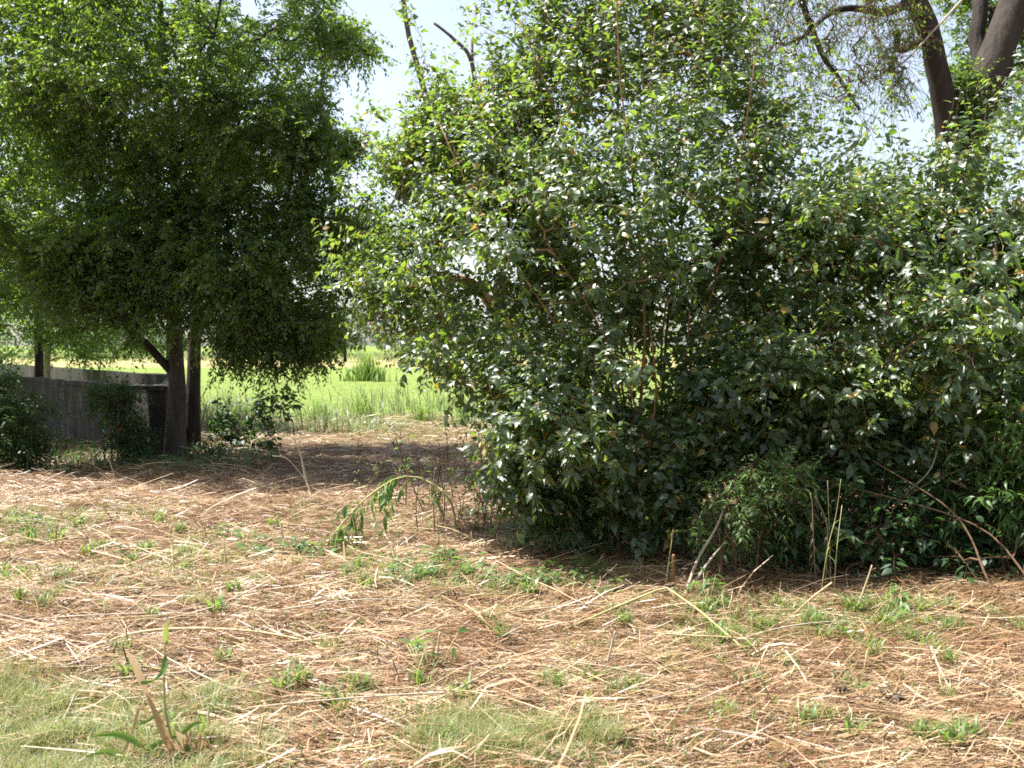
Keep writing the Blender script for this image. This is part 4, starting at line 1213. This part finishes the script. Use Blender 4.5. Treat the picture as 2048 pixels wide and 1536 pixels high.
stalk('dead_stalk', 'lower of two grey stems leaning right below the small shrub', [gpt(1375, 1180), at(1420, 1120, 6.6), at(1452, 1082, 6.7)], .012, .005, 'dead', 'dead stem')
stalk('stump_stick', 'short upright brown stub before the dark bush foot', [gpt(1347, 1175) - [0, 0, .02], at(1347, 1110, 6.4)], .012, .010, 'stalkdark', 'stub')
t, P = stalk('seeding_grass', 'tall thin grass stem with a brown seed head beside the upright stub', [gpt(1330, 1180), at(1338, 1120, 6.3), at(1346, 1065, 6.3)], .004, .002, 'stalkgreen', 'grass stem')
part('seed_head', *tubes(smooth_path([at(1343, 1080, 6.3), at(1347, 1058, 6.3)], 6), np.array([.004, .007, .008, .007, .005, .002]), 6), M['stalkdark'], t)
part('leaf', *blades(P[[4, 7]], np.array([.06, .05]), np.array([.10, .09]), np.array([.01, .01]), np.array([2.9, .2]), 4), M['grass'], t)
for pts, lab in [([(1640, 1190, 0), (1655, 1100, 6.3), (1672, 1030, 6.4), (1682, 958, 6.4)], 'yellow-green tall grass stem with a nodding tip in front of the dark thicket'),
                 ([(1668, 1180, 0), (1674, 1095, 6.3), (1684, 1010, 6.4)], 'straighter green grass stem beside the nodding one before the dark thicket'),
                 ([(1662, 1170, 0), (1658, 1050, 6.6), (1655, 960, 6.6)], 'thin upright green stem behind the nodding grass stem')]:
    p = [gpt(pts[0][0], pts[0][1])] + [at(*q_) for q_ in pts[1:]]
    t, P = stalk('grass_stalk', lab, p, .0036, .0018, 'stalkgreen', 'grass stem')
    part('leaf', *blades(P[[5, 8]], np.array([.10, .08]), np.array([.10, .12]), np.array([.011, .010]), np.array([rng.uniform(0, 6.28), rng.uniform(0, 6.28)]), 4), M['grass'], t)
t, P = stalk('withered_vine', 'dry hanging vine stem with withered leaves in front of the dark thicket', [gpt(1632, 1170), at(1627, 1080, 6.5), at(1624, 1000, 6.5), at(1620, 985, 6.5)], .004, .003, 'twig', 'vine')
part('foliage', *scatter(T_LANCE, *leaves_on(P[None], 26, droop=1.5, njit=.8, size=(.04, .08))), M['withered'], t, 'stuff')
t, P = stalk('withered_vine', 'second dry vine stem curving beside the first with withered leaves', [gpt(1650, 1170), at(1655, 1090, 6.5), at(1652, 1040, 6.5), at(1630, 992, 6.5)], .004, .003, 'twig', 'vine')
part('foliage', *scatter(T_LANCE, *leaves_on(P[None], 16, droop=1.5, njit=.8, size=(.04, .07))), M['withered'], t, 'stuff')
stalk('dead_runner', 'grey bare twig crossing the dark gap between the two bushes', [at(1800, 1010, 7.0), at(1815, 985, 6.9), at(1860, 940, 6.9), at(1880, 880, 7.0)], .005, .004, 'dead', 'twig')
stalk('lying_stalk', 'white bleached stalk lying across the left straw', [gl(395, 1203), gl(470, 1194, .03), gl(605, 1178)], .009, .006, 'dead')
t, P = stalk('lying_stalk', 'long bowed stalk with withered dark leaves lying across the near left straw', [gl(160, 1300), gl(300, 1285, .06), gl(480, 1282, .05), gl(620, 1290, .03), gl(790, 1330)], .008, .005, 'stalk', n=24)
part('withered_leaves', *scatter(T_LANCE, *leaves_on(P[None, 10:], 26, droop=1.2, njit=.9, size=(.05, .09))), M['withered'], t, 'stuff')
t, P = stalk('lying_stalk', 'second bowed stalk with withered leaves just below the longest one', [gl(430, 1285, .02), gl(560, 1312, .02), gl(700, 1330)], .006, .004, 'stalkgreen')
part('withered_leaves', *scatter(T_LANCE, *leaves_on(P[None, 4:], 18, droop=1.2, njit=.9, size=(.04, .08))), M['withered'], t, 'stuff')
t, P = stalk('lying_stalk', 'stalk with black shrivelled leaves at its tip in the near right straw', [gl(1500, 1390), gl(1650, 1396, .02), gl(1790, 1398, .03)], .006, .004, 'stalk')
part('withered_leaves', *scatter(T_MULB, *leaves_on(P[None, 6:], 46, droop=.1, njit=1.2, size=(.05, .10))), M['withered'], t, 'stuff')
stalk('stick', 'dark brown stick leaning in the straw left of the bent stalk', [gl(885, 1212, .05), gl(950, 1255, .05), gl(1010, 1288)], .009, .005, 'stalkdark', 'stick')
stalk('stick', 'pale stick leaning beside the dark brown stick', [gl(930, 1232, .07), gl(960, 1255, .04), gl(985, 1280)], .007, .005, 'stalk', 'stick')
stalk('stick', 'upright tan stub stick in the middle of the near straw', [gpt(872, 1333), gpt(876, 1333) + [.01, 0, .16]], .007, .005, 'stalk', 'stick')
stalk('stick', 'white stick standing askew in the straw below the bent stalk', [gpt(1212, 1335), gpt(1222, 1335) + [.02, 0, .19]], .006, .005, 'dead', 'stick')
stalk('stick', 'pale slanting stick right of the middle of the near straw', [gl(1572, 1310, .05), gl(1600, 1345, .04), gl(1618, 1366)], .007, .005, 'dead', 'stick')
stalk('stick', 'pale slanting stick in the right straw', [gl(1862, 1312, .07), gl(1880, 1350, .04), gl(1907, 1384)], .007, .005, 'dead', 'stick')
stalk('stick', 'tan stick pointing up out of the straw before the right thicket', [gl(1585, 1222), at(1625, 1195, 5.9), at(1664, 1165, 5.9)], .008, .006, 'stalk', 'stick')
stalk('stick', 'forked-looking stick at the left edge standing in the straw', [gpt(110, 1085), gpt(114, 1085) + [.0, 0, .19]], .010, .007, 'stalk', 'stick')
stalk('lying_stalk', 'brown thick stalk lying level in the straw before the creeping weeds', [gl(705, 1182), gl(800, 1190, .02), gl(920, 1200)], .009, .007, 'stalkdark')
stalk('lying_stalk', 'slanting thin stalk leading down to the creeping weeds', [gl(560, 1105, .03), gl(680, 1130, .03), gl(790, 1152)], .008, .005, 'stalk')
for pts, w, az, lab in [((1712, 1378), .03, 0.25, 'single broad green grass blade arching over the near right straw')]:
    g = gpt(*pts)
    t = thing('arching_grass', g, lab, 'grass')
    V, F = blades(g[None] + [0, 0, .02], np.array([.09]), np.array([.19]), np.array([w]), np.array([az]), 6, 1.6)
    part('blade', V, F, M['grass'], t)
for (x0, y0, x1, y1, lab) in [(1540, 1450, 1430, 1310, 'green stem leaning left in the near right straw, the taller of a pair'), (1550, 1428, 1510, 1340, 'shorter green stem beside the taller leaning one')]:
    g = gpt(x0, y0); tp = at(x1, y1, g[1] - .02)
    t, P = stalk('leaning_stalk', lab, [g, g * .5 + tp * .5 + [0, 0, .01], tp], .004, .0025, 'stalkgreen', 'grass stem')
    part('leaf', *blades(P[[8, 11]], np.array([.05, .04]), np.array([.06, .06]), np.array([.012, .010]), np.array([2.4, .6]), 4), M['grass'], t)

# near left clump with dry stalks
g = gpt(350, 1530)
t = thing('grass_clump', g, 'tall clump of green blades and broken dry stalks in the near left corner', 'grass clump')
Yc = g[1]


def clump_part(name, pts, r0, r1, mat):
    P = smooth_path(pts, 12)
    part(name, *tubes(P, np.linspace(r0, r1, 12), 6, .08), M[mat], t)
    return P


DRY = [(352, 1530, 330, 1470, 292, 1385, .030), (296, 1395, 270, 1330, 249, 1296, .026), (300, 1440, 282, 1412, 262, 1470, .017), (262, 1470, 252, 1500, 240, 1532, .017),
       (400, 1535, 375, 1490, 350, 1462, .045), (420, 1535, 405, 1500, 396, 1460, .03), (385, 1535, 352, 1495, 335, 1475, .03)]
gs = clump_part('green_stem', [g + [0, .03, -.02], at(334, 1440, Yc), at(328, 1380, Yc), at(330, 1300, Yc), at(334, 1245, Yc)], .005, .003, 'stalkgreen')
for (x0, y0, x1, y1, x2, y2, w) in DRY + [(331, 1310, 325, 1345, 305, 1362, .022), (332, 1290, 332, 1260, 336, 1240, .020), (325, 1420, 300, 1440, 270, 1450, .016), (330, 1480, 300, 1500, 285, 1530, .025), (300, 1500, 240, 1470, 180, 1472, .025),
                                   (285, 1530, 220, 1505, 170, 1512, .025), (350, 1480, 385, 1450, 405, 1445, .02), (345, 1470, 370, 1490, 390, 1520, .02), (305, 1362, 285, 1366, 280, 1364, .015), (400, 1470, 408, 1440, 390, 1425, .014)]:
    P = smooth_path([at(x0, y0, Yc), at(x1, y1, Yc - .03), at(x2, y2, Yc - .06)], 7)
    T = nrm(np.gradient(P, axis=0)); sd = nrm(np.cross(T, np.array([.2, -1.0, .5])))
    w_ = (w * .5 * np.array([.5, .8, 1, 1, .8, .5, .05]))[:, None]
    V = np.stack([P - sd * w_, P + [0, .004, -.004], P + sd * w_], 1).reshape(-1, 3)
    i = np.arange(6)
    F = np.vstack([np.stack([3 * i, 3 * i + 1, 3 * i + 4, 3 * i + 3], 1), np.stack([3 * i + 1, 3 * i + 2, 3 * i + 5, 3 * i + 4], 1)])
    dry = (x0, y0, x1, y1, x2, y2, w) in DRY
    part('dry_blade' if dry else 'blade', V, F, M['dryblade' if dry else 'grass'], t)
n = 60
B = g + np.column_stack([rng.normal(.04, .06, n), rng.normal(0, .04, n), np.zeros(n)])
part('base_blades', *blades(B, rng.uniform(.06, .2, n), rng.uniform(.02, .12, n), rng.uniform(.005, .01, n), rng.uniform(0, 6.28, n), 4), M['straw'], t, 'stuff')

# many lying stalks that nothing tells apart
def lying_mesh(L, r, mat):
    P = np.column_stack([np.linspace(-.5, .5, 9) * L, rng.normal(0, .006, 9) + rng.normal(0, .1) * np.linspace(-1, 1, 9) ** 2 * L, .006 + .02 * np.abs(rng.normal(0, 1)) * (1 - np.linspace(-1, 1, 9) ** 2)])
    return mesh_data('lying_stalk', *tubes(P, np.linspace(r, r * .6, 9), 6, .05), M[mat])


lying = [lying_mesh(rng.uniform(.35, 1.1), rng.uniform(.0025, .005), m_) for m_ in ('stalk', 'dead', 'stalk', 'stalkdark', 'stalkgreen', 'stalk', 'stalkdark', 'dead', 'stalk', 'stalk')]
for k in range(120):
    y = math.sqrt(rng.uniform(3.6 ** 2, 11 ** 2)); x = rng.uniform(-.52, .52) * y
    if x > .4 and y > 5.7: y = rng.uniform(3.7, 6.0); x = rng.uniform(-.5, .5) * y
    o = link('lying_stalk', lying[k % 10], None, (x, y, float(gz(x, y)) + rng.uniform(.01, .04)))
    o.rotation_euler = (0, rng.normal(0, .05), rng.normal(0, .5) + (math.pi if rng.random() < .5 else 0))
    col = {'stalk': 'tan', 'dead': 'bleached whitish', 'stalkdark': 'dark brown', 'stalkgreen': 'green-tinged'}[('stalk', 'dead', 'stalk', 'stalkdark', 'stalkgreen', 'stalk', 'stalkdark', 'dead', 'stalk', 'stalk')[k % 10]]
    whereabouts = ('in the near straw' if y < 6 else 'in the farther straw') + (' on the left' if x < -.18 * y else ' on the right' if x > .18 * y else ' in the middle')
    tag(o, col + ' cut stalk lying flat ' + whereabouts, 'stalk', 'dry stalks lying in the straw')
# upright stubble
stub = [mesh_data('stubble', *tubes(np.array([[0, 0, -.02], [.01 * s, .01, .05], [.03 * s, .01, h]]), np.array([.005, .0045, .004]) , 6, .08), M[m_]) for s, h, m_ in [(1, .10, 'stalk'), (-1, .13, 'stalkdark'), (2, .08, 'stalkdark'), (-2, .12, 'stalk'), (.5, .15, 'stalkgreen')]]
for k in range(150):
    y = math.sqrt(rng.uniform(3.7 ** 2, 10.5 ** 2)); x = rng.uniform(-.52, .52) * y
    if x > 1.0 and y > 6.3: continue
    o = link('stubble', stub[k % 5], None, (x, y, float(gz(x, y))))
    o.rotation_euler = (rng.normal(0, .2), rng.normal(0, .2), rng.uniform(0, 6.28))
    tag(o, 'short cut stub standing up from the straw', 'stubble', 'upright stubble in the straw')

# ------------------------------------------------------------------ labels that single out the small repeats by what they lie beside
LAND = [(gpt(350, 925), 'the forked tree trunk'), (gpt(120, 945), 'the tank shrubs'), (gpt(626, 1010), 'the bleached forked stem'), (gpt(740, 1050), 'the fallen leafy branch'),
        (gpt(1325, 1215), 'the peak of the bent stalk'), (gpt(350, 1530), 'the near left grass clump'), (gpt(620, 1290), 'the bowed stalk with withered leaves'), (gpt(1750, 1398), 'the black shrivelled leaves'),
        (gpt(1900, 1475), 'the lime green tufts'), (gpt(1545, 1440), 'the pair of leaning green stems'), (gpt(500, 1190), 'the white bleached stalk'), (gpt(1712, 1208), 'the fork-tipped pale stem'),
        (gpt(110, 1085), 'the stick at the left edge'), (gpt(1215, 1335), 'the white askew stick'), (gpt(875, 1333), 'the upright tan stub stick'), (gpt(950, 1255), 'the dark leaning stick'),
        (gpt(1060, 1075), 'the bush foot on its left'), (gpt(800, 1190), 'the thick brown lying stalk')]
ORD = ['nearest', 'second nearest', 'third nearest', 'fourth nearest', 'fifth nearest', 'sixth nearest', 'seventh nearest', 'eighth nearest', 'ninth nearest', 'tenth nearest', 'eleventh nearest', 'twelfth nearest', 'thirteenth nearest', 'fourteenth nearest', 'fifteenth nearest', 'sixteenth nearest', 'seventeenth nearest', 'eighteenth nearest', 'nineteenth nearest', 'twentieth nearest', 'twenty-first nearest', 'farthest']
COLW = {'dry_stalk': 'tan lying stalk', 'bleached_dead_wood': 'whitish lying stalk', 'brown_stalk': 'brown lying stalk', 'green_tan_stalk': 'greenish lying stalk'}
NOUN = {'grass_tuft': 'green grass tuft', 'low_weed': 'low leafy weed', 'brown_sapling': 'thin brown sapling', 'stubble': 'short cut stub'}
fam = {}
for o in C.objects:
    g_ = o.get('group'); b_ = o.name.split('.')[0]
    if o.parent or not g_: continue
    if b_ in NOUN and 'lime' not in o['label'] and not (b_ == 'brown_sapling' and 'cut-back' not in o['label']):
        fam.setdefault(NOUN[b_], []).append(o)
    elif b_ == 'lying_stalk':
        fam.setdefault(COLW[o.data.materials[0].name], []).append(o)
for noun, obs in fam.items():
    buckets = {}
    for o in obs:
        d_ = [math.hypot(o.location.x - p[0], o.location.y - p[1]) for p, _ in LAND]
        k = int(np.argmin(d_)); dx, dy = o.location.x - LAND[k][0][0], o.location.y - LAND[k][0][1]
        side = ('left of' if dx < 0 else 'right of') if abs(dx) > abs(dy) else ('behind' if dy > 0 else 'in front of')
        buckets.setdefault((k, side), []).append((d_[k], o))
    for (k, side), L_ in buckets.items():
        for i, (_, o) in enumerate(sorted(L_, key=lambda q_: q_[0])):
            o['label'] = f"{noun} {side} {LAND[k][1]}, {ORD[min(i, 21)]} to it" if len(L_) > 1 else f"{noun} {side} {LAND[k][1]}, the only one there"
